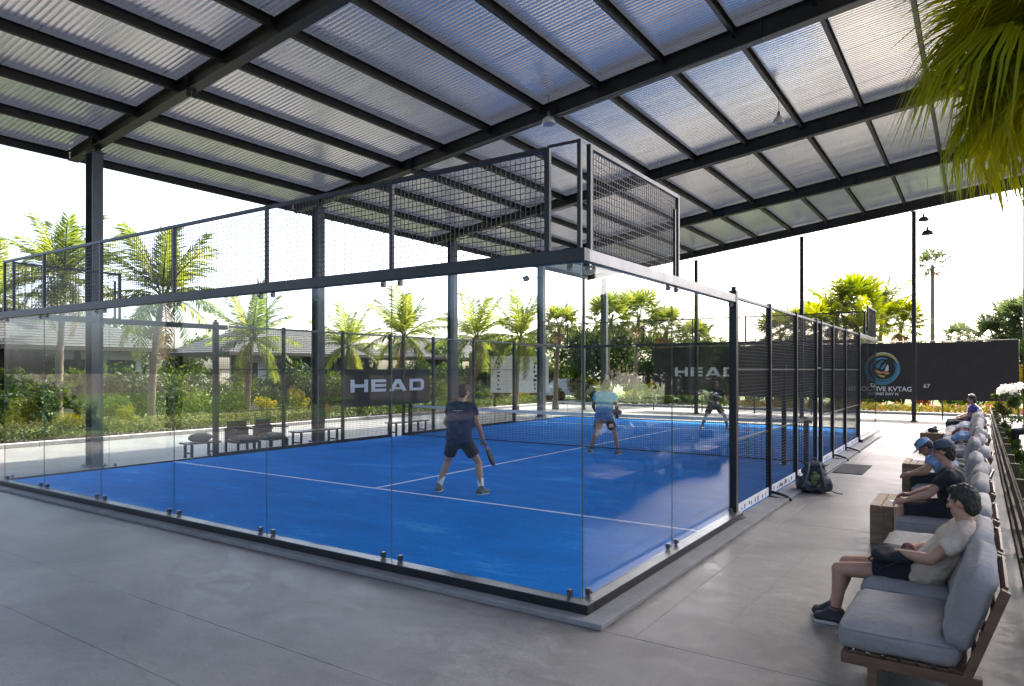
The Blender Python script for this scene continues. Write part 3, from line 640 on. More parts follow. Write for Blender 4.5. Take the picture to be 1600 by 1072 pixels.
def banner_mesh(w, h, wave=.012, nx=40, nz=10):
    b = MB(); vs = []
    for yo in (0, .004):
        for j in range(nz+1):
            for i in range(nx+1):
                u, v = i/nx, j/nz
                y = wave*(math.sin(u*w*3.1+v*1.3)+.6*math.sin(u*w*7.7-v*4))*math.sin(math.pi*min(1, max(0, v*.9+.05)))+yo
                vs.append((u*w, y, v*h))
    S = (nx+1)*(nz+1)
    for j in range(nz):
        for i in range(nx):
            a = j*(nx+1)+i; b.f.append((a, a+1, a+nx+2, a+nx+1)); b.f.append((S+a+nx+1, S+a+nx+2, S+a+1, S+a)); b.m += [0, 0]
    b.v = vs
    return b
bn = thing('fence_banner', 'black banner with silver HEAD lettering tied to the left mesh fence'.replace(' HEAD', ''), 'banner', (-W+.03, 7.78, 1.02), R(90))
bw, bh = 3.45, 1.02
banner_mesh(bw, bh, .003).build('banner_cloth', 'banner', bn, True)
lt = head_letters(.345); tw = (sum(w for _, w in lt)+.10*3)*1.25; x = (bw-tw)/2-.02
for mb_, w in lt:
    lo = ob('letter', mb_.mesh('letter', 'silver'), bn, (x, -.006, .40)); lo.scale = (1.25, 1, 1); x += (w+.10)*1.25
# far windscreen fence with emblem
wf = thing('windscreen_fence', 'long black windscreen fence with round emblem and white lettering at the far end', 'fence', (0, 28.0, 0))
FX0, FX1 = -10.9, 4.02
for k in range(7):
    x = FX0+(FX1-FX0)*k/6; b = MB(); b.cyl((x, .04, -.02), (x, .04, 3.22), .03, n=10); b.build('post', 'black', wf, True)
b = MB(); b.cyl((FX0, .04, 3.2), (FX1, .04, 3.2), .022, n=8); b.build('top_rail', 'black', wf, True)
for k in range(3):
    x0 = FX0+(FX1-FX0)*k/3; c = banner_mesh((FX1-FX0)/3-.02, 2.36, .014, 60, 14).build('windscreen', 'banner', wf, True); c.location = (x0+.01, -.012, .80)
x = -9.75
for mb_, w in head_letters(.44):
    ob('letter', mb_.mesh('letter', 'silver'), wf, (x, -.05, 1.72)); x += w+.14
# emblem: overlapping rings and a small world inside
EX, EZ = -.62, 2.10
def arc(r0, r1, a0, a1, m, y, cx=0, cz=0, n=22):
    b = MB()
    for k in range(n):
        t0, t1 = R(a0+(a1-a0)*k/n), R(a0+(a1-a0)*(k+1)/n); f0 = math.sin(math.pi*k/n)**.5 if k else .05; f1 = math.sin(math.pi*(k+1)/n)**.5 if k < n-1 else .05
        rm = (r0+r1)/2; h0, h1 = (r1-r0)/2*f0, (r1-r0)/2*f1
        poly_prism(b, [(EX+cx+math.cos(t0)*(rm-h0), EZ+cz+math.sin(t0)*(rm-h0)), (EX+cx+math.cos(t1)*(rm-h1), EZ+cz+math.sin(t1)*(rm-h1)), (EX+cx+math.cos(t1)*(rm+h1), EZ+cz+math.sin(t1)*(rm+h1)), (EX+cx+math.cos(t0)*(rm+h0), EZ+cz+math.sin(t0)*(rm+h0))], y-.003, y)
    b.build('emblem_arc', m, wf)
arc(.56, .70, 150, 330, 'emblue', -.045); arc(.54, .66, -70, 60, 'emblue', -.049); arc(.55, .68, 20, 165, 'emyel', -.053)
arc(.44, .52, 190, 400, 'emteal', -.057, .03, -.02); arc(.62, .72, 210, 300, 'emteal', -.061); arc(.38, .47, 60, 200, 'emblue', -.065); arc(.60, .63, 40, 140, 'emwh', -.069, 0, .04)
for pts, m in (([(-.34, -.05), (-.26, -.16), (-.10, -.22), (.05, -.20), (.16, -.27), (.26, -.20), (.20, -.14), (.06, -.12), (-.06, -.14), (-.22, -.06)], 'emor'), ([(-.20, -.24), (-.05, -.27), (.10, -.30), (.05, -.38), (-.08, -.34)], 'emyel'),
               ([(-.24, .02), (-.20, .16), (-.08, .30), (.06, .34), (-.04, .22), (-.10, .06), (-.16, .0)], 'emteal'), ([(.08, -.10), (.12, .04), (.19, .16), (.22, .02), (.20, -.11)], 'emwh'), ([(-.08, -.02), (.02, .12), (.12, .24), (.10, .10), (.0, -.06)], 'emblue')):
    b = MB(); poly_prism(b, [(EX+x*1.05, EZ+z*1.05) for x, z in pts], -.060-.001*len(m), -.050); b.build('emblem_patch', m, wf)
def text_mesh(s, size, m, sx=1.0, off=.0):
    cu = bpy.data.curves.new('txt', 'FONT'); cu.body = s; cu.size = size; cu.extrude = .002; cu.offset = off
    o = bpy.data.objects.new('txt', cu); col.objects.link(o)
    me = bpy.data.meshes.new_from_object(o.evaluated_get(bpy.context.evaluated_depsgraph_get())); bpy.data.objects.remove(o); bpy.data.curves.remove(cu)
    me.materials.clear(); me.materials.append(M[m]); me.transform(Matrix.Diagonal((sx, 1, 1, 1))); return me
ob('lettering', text_mesh('HIIREOCTIVE KVTAG8', .27, 'silver', 1.0, .006), wf, (-2.06, -.05, 1.14), (R(90), 0, 0))
ob('lettering', text_mesh('67', .22, 'silver', 1.1, .004), wf, (.86, -.05, 1.30), (R(90), 0, 0))
ob('lettering', text_mesh('CORNO DAY N', .15, 'silver', 1.05, .004), wf, (-1.15, -.05, .97), (R(90), 0, 0))

# ------------------------------------------------------------------ vegetation
def frond_mesh(L, rng, droop=.5, mat='palm', nl=44, ll=.55):
    b = MB(); pts = []; N = 12
    for i in range(N+1):
        s = i/N; pts.append(Vector((L*s*(1-.12*droop*s), 0, L*(.10*s-droop*s*s))))
    b.tube(pts, [.022*(1-.85*i/N)*L/2.2+.003 for i in range(N+1)], 4, 1)
    def P(s): f = s*N; i = min(int(f), N-1); return pts[i].lerp(pts[i+1], f-i)
    for k in range(nl):
        s = .12+.86*k/(nl-1); p = P(s); d = (P(min(1, s+.03))-P(max(0, s-.03))).normalized()
        l = ll*(.35+.75*math.sin(math.pi*min(1, .12+.80*s)))*rng.uniform(.85, 1.1)*L/2.2
        for sg in (-1, 1):
            side = Vector((0, sg, 0)); up = d.cross(side)*sg*-1
            a = R(rng.uniform(28, 42)); dirv = (side*math.cos(a)+d*math.sin(a)*1.15+Vector((0, 0, rng.uniform(-.25, .12)))).normalized()
            w = .026*L/2.2*rng.uniform(.8, 1.2); q = p+dirv*l*.5+Vector((0, 0, -.05*l)); e = p+dirv*l+Vector((0, 0, -.34*l*rng.uniform(.6, 1.4)))
            n_ = d*w
            b.add([p-n_*.5, p+n_*.5, q+n_*1.0, q-n_*1.0, e], [(0, 1, 2, 3), (3, 2, 4)])
    return b.mesh('frond', [mat, mat])
def fan_mesh(Rr, rng, mat='palm', n=30, droop=.35, pet=.8, ww=.052):
    b = MB(); base = Vector((pet, 0, -.08*pet)); b.tube([(0, 0, 0), (pet*.5, 0, .02), base], [.02, .016, .012], 4, 1)
    for k in range(n):
        a = R(-125+250*k/(n-1)+rng.uniform(-3, 3)); d = Vector((math.cos(a), math.sin(a), .10*rng.uniform(-1, 1))); l = Rr*(.72+.28*math.cos(a*.6))*rng.uniform(.9, 1.08)
        t = Vector((-d.y, d.x, 0)); w = Rr*ww
        p1 = base+d*l*.5+Vector((0, 0, -.05*l)); p2 = base+d*l*.8+Vector((0, 0, -droop*l*.35)); p3 = base+d*l+Vector((0, 0, -droop*l*rng.uniform(.7, 1.2)))
        b.add([base, p1-t*w*.9, p1+Vector((0, 0, w*.5)), p1+t*w*.9, p2-t*w*.5, p2+t*w*.5, p3], [(0, 1, 2), (0, 2, 3), (1, 4, 5, 2), (2, 5, 3), (4, 6, 5)])
    return b.mesh('fan_leaf', [mat, mat])
rng = random.Random(11)
FR = {m: [frond_mesh(2.2, rng, dr, m) for dr in (.18, .36, .55, .75)] for m in ('palm', 'palmy', 'palmdark', 'palmdead')}
FAN = {m: [fan_mesh(.75, rng, m, droop=dr) for dr in (.2, .45, .7)] for m in ('palm', 'palmy', 'palmdark', 'palmdead')}
def trunk_part(root, h, r0, r1, lean, rng, mat='trunk'):
    b = MB(); pts = []; rs = []; n = max(8, int(h/.22))
    for i in range(n+1):
        s = i/n; pts.append((lean[0]*s*s, lean[1]*s*s, h*s-.25*(1-s)*(i == 0)))
        rs.append((r0*(1-s)+r1*s+(.45*r0*max(0, 1-s*9)))*(1.07 if i % 2 else .95))
    b.tube(pts, rs, 9); b.build('trunk', mat, root, True); return Vector((lean[0], lean[1], h))
def coco(label, px, py, dep, rad, m='palm', n=22, seed=0, group='palms beyond the court', lean=(.2, .1), kind='frond', trunk_r=.14):
    r_ = random.Random(seed+int(px)); x, y = at(px, dep); z = hz(py, dep)
    root = thing('palm_tree', label, 'palm tree', (x, y, 0), 0, group)
    top = trunk_part(root, z-.1, trunk_r, trunk_r*.62, lean, r_)
    lib = FR[m] if kind == 'frond' else FAN[m]
    for k in range(n):
        u = (k+.5)/n; el = R(82-112*u+r_.uniform(-8, 8)); az = k*2.39996+r_.uniform(-.25, .25)
        j = min(len(lib)-1, int(u*len(lib)+r_.uniform(-.3, .3))); j = max(0, j)
        dead = k >= n-2 and r_.random() < .6
        o = ob('frond' if kind == 'frond' else 'fan_leaf', (FR if kind == 'frond' else FAN)['palmdead'][-1] if dead else lib[j], root, top+Vector((math.cos(az)*.06, math.sin(az)*.06, .05-.12*u)))
        s = rad*r_.uniform(.85, 1.1)*(.78+.3*math.sin(math.pi*min(1, u+.25)))/(2.0 if kind == 'frond' else 1.45)
        o.rotation_euler = (r_.uniform(-.25, .25), -el if not dead else R(50), az); o.scale = (s, s, s)
    return root
coco('tall coconut palm rising behind the leftmost canopy column', 92, 432, 25, 2.2, seed=1, n=26)
coco('coconut palm with pale bare trunk between the first two canopy columns', 236, 458, 23.5, 2.3, seed=2, n=24, lean=(.35, .2))
coco('leaning coconut palm partly cut off by the left picture edge', -18, 465, 27, 2.3, seed=3)
coco('broad coconut palm just left of the second canopy column', 386, 528, 27, 1.9, seed=4)
coco('small coconut palm directly right of the second canopy column', 538, 538, 33, 1.7, seed=5)
coco('full coconut palm above the black banner on the left fence', 624, 522, 32, 2.0, seed=6, n=24)
coco('coconut palm right of the third canopy column', 737, 524, 34, 2.05, seed=7)
coco('coconut palm left of the fourth canopy column', 806, 524, 33, 2.0, seed=8)
coco('stiff fan palm right of the fourth canopy column', 868, 505, 36, 1.25, 'palm', 24, 9, kind='fan')
for i, (px, py, d, r) in enumerate(((948, 500, 38, 1.7), (992, 492, 40, 1.7), (1036, 512, 41, 1.5), (1082, 528, 42, 1.4))):
    coco(('first', 'second', 'third', 'fourth')[i]+' fan palm from the left behind the near corner glass', px, py, d, r, 'palm', 24, 20+i, kind='fan', group='palms behind the corner glass')
for i, (px, py, d, r, k) in enumerate(((1268, 512, 37, 1.7, 'fan'), (1302, 488, 39, 2.0, 'frond'), (1334, 480, 38, 1.9, 'fan'), (1372, 484, 40, 2.0, 'frond'), (1402, 506, 41, 1.7, 'fan'), (1345, 512, 36, 1.6, 'frond'), (1214, 520, 38, 1.6, 'fan'))):
    coco(['yellow green fan palm at the left of the clump behind the far banner', 'feathery yellow palm left of the clump centre behind the far banner', 'tallest yellow fan palm in the clump behind the far banner', 'feathery yellow palm right of the clump centre', 'yellow fan palm at the right end of the clump', 'low feathery yellow palm in front of the clump', 'yellow fan palm seen through the right mesh fence'][i],
         px, py, d, r, 'palmy', 24, 40+i, kind=k, group='yellow palms behind the far banner')
coco('very tall slender palm with small crown against the white sky', 1457, 412, 46, 1.25, 'palmdark', 18, 60, kind='fan', lean=(0, 0), trunk_r=.17)
coco('small round palm standing alone behind the far banner', 1493, 525, 46, 1.1, 'palmdark', 22, 61, kind='fan')
for i, (px, py, d, r) in enumerate(((1548, 528, 38, 1.5), (1578, 505, 37, 1.7), (1612, 498, 36, 1.7))):
    coco(('low', 'middle', 'outer')[i]+' grey green fan palm of the three at the far right', px, py, d, r, 'palmdark', 24, 70+i, kind='fan', group='grey green palms at the far right')
# the palm overhead at the right
FN = [fan_mesh(1.15, rng, 'palmnear', 88, dr, .75, .027) for dr in (.35, .55, .8)]
x, y = at(1745, 5.6)
npm = thing('palm_tree', 'bright green fan palm hanging into the top right corner above the sofas', 'palm tree', (x, y, 0))
NH = 5.2
trunk_part(npm, NH, .13, .10, (0, 0), rng)
r_ = random.Random(9)
for k in range(48):
    u = (k+.5)/48; el = R(75-120*u); az = k*2.39996
    o = ob('fan_leaf', FN[min(2, int(u*3))], npm, (math.cos(az)*.08, math.sin(az)*.08, NH-.05-.25*u)); s = r_.uniform(.7, .98)
    o.rotation_euler = (r_.uniform(-.4, .4), -el, az); o.scale = (s, s, s)

def leaf_cloud(blobs, n, ls, rng, mat, up=.35, flow=None, nfl=0):
    b = MB(); tot = sum(q[3]*q[4]*q[5] for q in blobs)**1.0
    wts = [(q[3]*q[4]*q[5])**.67 for q in blobs]; sw = sum(wts)
    vs = []; fs = []; ms = []
    def leaf(p, nrm, l, w, m):
        t = nrm.orthogonal().normalized(); a = rng.uniform(0, 6.28); t = t*math.cos(a)+nrm.cross(t)*math.sin(a); s = nrm.cross(t)
        i = len(vs); vs.extend([p-t*l*.5, p+s*w*.5-nrm*l*.08, p+t*l*.5-nrm*l*.22, p-s*w*.5-nrm*l*.08]); fs.append((i, i+1, i+2, i+3)); ms.append(m)
    for q, wt in zip(blobs, wts):
        for k in range(int(n*wt/sw)):
            d = Vector((rng.gauss(0, 1), rng.gauss(0, 1), rng.gauss(0, 1))).normalized(); rr = rng.random()**.33
            rr = rr*(.9+.25*noise.noise(Vector(q[:3])*.7+d*2.3))
            p = Vector((q[0]+d.x*q[3]*rr, q[1]+d.y*q[4]*rr, q[2]+d.z*q[5]*rr))
            if p.z < .02: continue
            nrm = (d*.6+Vector((rng.uniform(-.7, .7), rng.uniform(-.7, .7), up+rng.uniform(-.5, .5)))).normalized()
            l = ls*rng.uniform(.6, 1.3); leaf(p, nrm, l, l*rng.uniform(.4, .62), 1 if nfl and rr > .75 and rng.random() < nfl else 0)
    b.v = vs; b.f = fs; b.m = ms
    return b.mesh('foliage', [mat, flow or mat])
def blobset(rng, r, h, n):
    out = []
    for k in range(n):
        a = rng.uniform(0, 6.28); q = rng.random()**.5*r*.75; z = h*rng.uniform(.25, .85); s = r*rng.uniform(.28, .5)
        out.append((math.cos(a)*q, math.sin(a)*q, z, s, s, s*rng.uniform(.7, 1.2)))
    return out
rv = random.Random(3)
SH = {}
for m in ('leafd', 'leafm', 'leafy', 'leafr'):
    SH[m] = [leaf_cloud(blobset(rv, .8, 1.1, 12), 1500, .105, rv, m), leaf_cloud(blobset(rv, .7, 1.3, 14), 1500, .12, rv, m, .1)]
def stems(root, h, r, rng, mat='bark'):
    b = MB()
    for k in range(5):
        a = rng.uniform(0, 6.28); b.tube([(0, 0, -.06), (math.cos(a)*r*.25, math.sin(a)*r*.25, h*.4), (math.cos(a)*r*.55, math.sin(a)*r*.55, h*.75)], [.02, .014, .006], 5)
    b.build('stem', mat, root, True)
DESC = {'leafd': 'dark green leafy shrub', 'leafm': 'mid green bushy shrub', 'leafy': 'sunlit yellow green shrub', 'leafr': 'reddish leaved shrub'}
def shrub(m, x, y, s, sz, where, group):
    root = thing('shrub', DESC[m]+' '+where, 'shrub', (x, y, 0), rv.uniform(0, 6.28), group); root.scale = (s, s, sz)
    ob('foliage', rv.choice(SH[m]), root); stems(root, 1.0, .7, rv); return root
# left garden: mixed planting behind the hedge
for k in range(78):
    y = -6+k*.62+rv.uniform(-.4, .4); lay = k % 3
    x = (-21.6, -23.6, -25.8)[lay]+rv.uniform(-.7, .7); m = rv.choice((('leafy', 'leafm', 'leafr', 'leafy'), ('leafd', 'leafm', 'leafd', 'leafm'), ('leafd', 'leafd', 'leafm'))[lay])
    s = (rv.uniform(.5, .85), rv.uniform(1.1, 1.7), rv.uniform(1.6, 2.1))[lay]
    shrub(m, x, y, s, s*rv.uniform(.8, 1.15), ('in the front row', 'in the middle row', 'in the back row')[lay]+' of the garden beyond the left fence', 'garden shrubs left '+('front', 'middle', 'back')[lay]+' '+m)
# far garden behind the windscreen
for k in range(60):
    lay = k % 3; x = -24+k*.62+rv.uniform(-.4, .4); y = (34.2, 36.5, 39.5)[lay]+rv.uniform(-.5, .5)
    m = rv.choice((('leafy', 'leafr', 'leafy', 'leafm'), ('leafm', 'leafd', 'leafy'), ('leafd', 'leafm', 'leafm'))[lay]); s = (rv.uniform(.5, .8), rv.uniform(1., 1.6), rv.uniform(1.6, 2.3))[lay]
    shrub(m, x, y, s, s*rv.uniform(.85, 1.25), ('in the front row', 'in the middle row', 'in the back row')[lay]+' of the garden past the far end', 'garden shrubs far '+('front', 'middle', 'back')[lay]+' '+m)
# clipped hedges
def hedge(label, x0, y0, x1, y1, h, m, n, fl=None, nfl=0):
    root = thing('hedge', label, 'hedge', ((x0+x1)/2, (y0+y1)/2, 0)); bl = []
    lx, ly = (x1-x0)/2, (y1-y0)/2; k = int(max(lx, ly)*2/.45)
    for i in range(k):
        u = (i+.5)/k*2-1
        bl.append((u*lx if lx > ly else rv.uniform(-.1, .1), u*ly if ly >= lx else rv.uniform(-.1, .1), h*.52, min(lx, .42) if lx <= ly else .42, min(ly, .42) if ly < lx else .42, h*.55*rv.uniform(.9, 1.1)))
    ob('foliage', leaf_cloud(bl, n, .085, rv, m, .4, fl, nfl), root)
    b = MB()
    for i in range(k):
        u = (i+.5)/k*2-1; p = (u*lx if lx > ly else 0, u*ly if ly >= lx else 0)
        b.cyl((p[0], p[1], -.05), (p[0]+rv.uniform(-.1, .1), p[1]+rv.uniform(-.1, .1), h*.7), .014, .006, 5)
    b.build('stem', 'bark', root)
hedge('low variegated hedge along the kerb left of the court', -19.5, -4, -18.5, 14, .62, 'leafv', 16000)
hedge('low green hedge along the kerb towards the far left', -19.5, 14.4, -18.5, 30, .55, 'leafm', 9000)
hedge('low flowering hedge along the far kerb under the black windscreen', -8, 31.6, 8, 32.6, .5, 'leafy', 11000, 'pinkfl', .35)
hedge('dark clipped hedge along the far kerb left of the windscreen', -17.6, 31.6, -8.4, 32.6, .7, 'leafd', 8000)
# broadleaf trees behind
TC = [leaf_cloud(blobset(rv, 2.2, 4.2, 26), 5200, .24, rv, m) for m in ('leafd', 'leafm', 'leafm')]
def tree(label, px, dep, h, seed, group='trees behind the garden'):
    x, y = at(px, dep); root = thing('tree', label, 'tree', (x, y, 0), seed*1.3, group); s = h/5.0
    q = ob('crown', TC[seed % 3], root, (0, 0, .9*s)); q.scale = (s, s, s)
    b = MB(); b.tube([(0, 0, -.1), (.05, 0, 1.2*s), (0, .05, 2.6*s)], [.16*s, .12*s, .07*s], 8)
    for k in range(5):
        a = k*1.256; b.tube([(0, 0, (1.4+.2*k)*s), (math.cos(a)*.6*s, math.sin(a)*.6*s, (2.3+.2*k)*s), (math.cos(a)*1.2*s, math.sin(a)*1.2*s, (3.1+.15*k)*s)], [.06*s, .04*s, .015*s], 6)
    b.build('trunk', 'bark', root, True)
for i, (px, d, h) in enumerate(((-40, 33, 5.0), (30, 36, 4.6), (130, 37, 4.8), (200, 40, 5.0), (300, 42, 4.2), (470, 47, 4.4), (690, 48, 4.2), (775, 47, 4.6), (905, 46, 5.2), (945, 45, 5.0), (1015, 47, 5.0), (1065, 46, 4.6), (1120, 46, 4.2), (1175, 46, 4.0), (1240, 48, 4.4), (1420, 52, 4.4), (1520, 52, 4.0), (1600, 50, 5.0), (560, 50, 4.0), (830, 50, 4.8))):
    tree('broadleaf tree in the background, number %s from the left' % ('one two three four five six seven eight nine ten eleven twelve thirteen fourteen fifteen sixteen seventeen eighteen nineteen twenty'.split()[sorted([-40,30,130,200,300,470,690,775,905,945,1015,1065,1120,1175,1240,1420,1520,1600,560,830]).index(px)]), px, d, h, i)

for i, (x, y, h) in enumerate(((9.5, -9, 5.2), (10.5, -3, 5.8), (10.8, 4, 5.0), (11, 11, 5.6), (10.5, 18, 5.2), (8.6, 25, 5.6), (9.5, 30, 6.4), (12.5, 34, 7), (8.6, 36, 6.2), (11, 41, 7), (15, 46, 7.5), (14, 27, 6.5), (13, 38.5, 6.8))):  # added out of view so the corner glass mirrors leaves, not bright sky
    tree('unseen broadleaf tree right of the paved strip, added to darken the corner glass reflection', CX, 10, h, i, 'trees right of the paved strip')
    o = [q for q in col.objects if q.parent is None and q.get('group') == 'trees right of the paved strip'][-1]; o.location = (x, y, 0)

for i in range(11):  # added row behind the camera, there to darken the back glass reflection
    tree('unseen broadleaf tree behind the viewer, added to darken the long back glass reflection', CX, 10, rv.uniform(5, 6.4), i, 'trees behind the viewer')
    o = [q for q in col.objects if q.parent is None and q.get('group') == 'trees behind the viewer'][-1]; o.location = (-30+i*4.1, -23+rv.uniform(-1.2, 1.2), 0)

# ------------------------------------------------------------------ garden pavilions
def pavilion(label, x, y, lx, ly, eave, ridge, walls):
    root = thing('garden_pavilion', label, 'pavilion', (x, y, 0)); hx, hy = lx/2, ly/2
    b = MB(); N = 14; ov = .7
    for k in range(N):
        u0, u1 = k/N, (k+1)/N; z0 = eave+(ridge-eave)*u0; z1 = eave+(ridge-eave)*u1
        ex0, ey0 = (hx+ov)*(1-u0), (hy+ov)-(hx+ov)*u0; ex1, ey1 = (hx+ov)*(1-u1)+.0, (hy+ov)-(hx+ov)*u1
        vs = [(-ex0, -ey0, z0), (ex0, -ey0, z0), (ex0, ey0, z0), (-ex0, ey0, z0), (-ex1, -ey1, z1-.014), (ex1, -ey1, z1-.014), (ex1, ey1, z1-.014), (-ex1, ey1, z1-.014), ]
        b.add(vs, [(3, 2, 1, 0)]+[(0, 1, 5, 4), (1, 2, 6, 5), (2, 3, 7, 6), (3, 0, 4, 7)])
    b.build('roof', 'shingle', root)
    b = MB(); b.b2(-hx-ov, -hy-ov, eave-.16, hx+ov, hy+ov, eave-.012); b.build('fascia', 'darkwall', root)
    n = max(2, int(ly/3))
    for k in range(n+1):
        for sx in (-1, 1):
            b = MB(); yy = -hy+ly*k/n; b.b2(sx*hx-.09, yy-.09, -.1, sx*hx+.09, yy+.09, eave-.1); b.build('post', 'darkwall', root)
    for (y0, y1, m) in walls:
        b = MB(); b.b2(hx-.7, y0, -.05, hx-.55, y1, eave-.17); w_ = b.build('wall', m, root)
        if m == 'whitewall':
            nn = max(1, int((y1-y0)/1.3))
            for q in range(nn):
                a = y0+(y1-y0)*(q+.15)/nn; c = y0+(y1-y0)*(q+.85)/nn
                b = MB(); b.b2(hx-.56, a, .5, hx-.535, c, eave-.5); f_ = b.build('window', 'darkwall', w_)
                b = MB(); b.b2(hx-.54, a+.06, .56, hx-.528, c-.06, eave-.56); b.build('pane', 'pane', f_)
    return root
pavilion('dark roofed pavilion with white glazed wall at the left edge of the garden', -29, 6.5, 4.6, 9, 2.95, 4.5, ((-4, .5, 'darkwall'), (1, 4.3, 'whitewall')))
pavilion('middle garden pavilion with grey shingle roof behind the second canopy column', -29.5, 20, 4.6, 9.5, 2.9, 4.35, ((-4.5, -1, 'whitewall'), (0, 4.2, 'darkwall')))
pavilion('furthest garden pavilion with grey shingle roof behind the left banner', -30, 35.5, 4.6, 13, 2.9, 4.3, ((-6, -1, 'darkwall'), (0, 5.5, 'whitewall')))
# white notice board
x, y = at(812, 36); nb = thing('notice_board', 'white notice board with dark upright lettering left of the fourth canopy column', 'sign', (x, y, 0), R(34))
b = MB(); b.b2(-1.5, -.04, .85, 1.5, 0, 2.75); b.build('board', 'white', nb)
for sx in (-1.3, 1.3): b = MB(); b.b2(sx-.05, .002, -.1, sx+.05, .09, 2.7); b.build('post', 'darkwall', nb)
random.seed(8)
for k in range(3):
    for j in range(7):
        b = MB(); xx = -1.2+k*.95; zz = 1.0+j*.22; b.b2(xx+random.uniform(0, .06), -.046, zz, xx+random.uniform(.10, .22), -.0405, zz+random.uniform(.06, .15)); b.build('lettering', 'shingle', nb)
# parked white car
def car(label, px, dep, rz):
    x, y = at(px, dep); c = thing('parked_car', label, 'car', (x, y, 0), rz)
    prof = [(-2.1, .35), (2.1, .35), (2.15, .62), (1.95, .82), (1.2, .92), (.55, 1.42), (-.95, 1.45), (-1.6, 1.0), (-2.1, .92), (-2.15, .6)]
    b = MB(); n = len(prof); vs = [(px_, s*(.85 if z < 1 else .70), z) for s in (-1, 1) for px_, z in prof]
    b.add(vs, [tuple(range(n)), tuple(range(2*n-1, n-1, -1))]+[(i, n+i, n+(i+1) % n, (i+1) % n) for i in range(n)]); b.build('body', 'carpaint', c, bevel=.05)
    for s in (-1, 1):
        b = MB(); poly_prism(b, [(-1.35, 1.0), (1.0, .98), (.48, 1.34), (-.9, 1.37)], -.004, .004); q = b.build('side_window', 'pane', c); q.location = (0, s*.80, 0); q.rotation_euler = (s*R(16), 0, 0); q.location.z = .02
        for xx in (-1.3, 1.3):
            b = MB(); b.cyl((xx, s*.68, .32), (xx, s*.87, .32), .32, n=18); w_ = b.build('wheel', 'tyre', c, True); b = MB(); b.cyl((xx, s*.85, .32), (xx, s*.88, .32), .19, n=14); b.build('rim', 'clip', w_)
        b = MB(); b.b2(2.02, s*.7-.14, .64, 2.16, s*.7+.14, .76); b.build('headlight', 'pane', c)
    b = MB(); b.b2(.62, -.62, .97, 1.12, .62, 1.0); q = b.build('windscreen', 'pane', c); q.rotation_euler = (0, R(38), 0); q.location = (-.32, 0, .75)
car('white car parked behind the garden shrubs right of the notice board', 893, 47, R(60))

# ------------------------------------------------------------------ sofas, crates, railing
def cushion_mesh(name, sx, sy, sz, mat, puff=.03, seed=0, wr=.006):
    "soft box centred on its base: bulging faces, rounded edges, a few creases"
    bm = bmesh.new(); bmesh.ops.create_cube(bm, size=1); bmesh.ops.subdivide_edges(bm, edges=bm.edges[:], cuts=9, use_grid_fill=True)
    for v in bm.verts:
        x, y, z = v.co*2; ex = 1-abs(x)**4; ey = 1-abs(y)**4; ez = 1-abs(z)**4
        r = .055
        q = Vector((x*sx/2, y*sy/2, z*sz/2))
        c = Vector((max(-sx/2+r, min(sx/2-r, q.x)), max(-sy/2+r, min(sy/2-r, q.y)), max(-sz/2+min(r, sz*.42), min(sz/2-min(r, sz*.42), q.z))))
        d = q-c
        if d.length > 1e-6: q = c+d.normalized()*min(d.length, r)
        q.z += puff*ex*ey*z*.9; q.x += puff*.3*ey*ez*x; q.y += puff*.3*ex*ez*y
        q += Vector((0, 0, 1))*wr*noise.noise(q*9+Vector((seed, 0, 0)))+Vector((1, 0, 0))*wr*.5*noise.noise(q*7+Vector((0, seed, 3)))
        v.co = q+Vector((0, 0, sz/2))
    me = bpy.data.meshes.new(name); bm.to_mesh(me); bm.free(); me.materials.append(M[mat]); me.polygons.foreach_set('use_smooth', [True]*len(me.polygons)); return me
SEAT = [cushion_mesh('seat_cushion', .74, .90, .15, 'cushion', .04, s, .015) for s in (1, 5)]
BACK = [cushion_mesh('back_cushion', .17, .86, .50, 'cushionb' if s > 2 else 'cushion', .045, s, .018) for s in (2, 7, 9)]
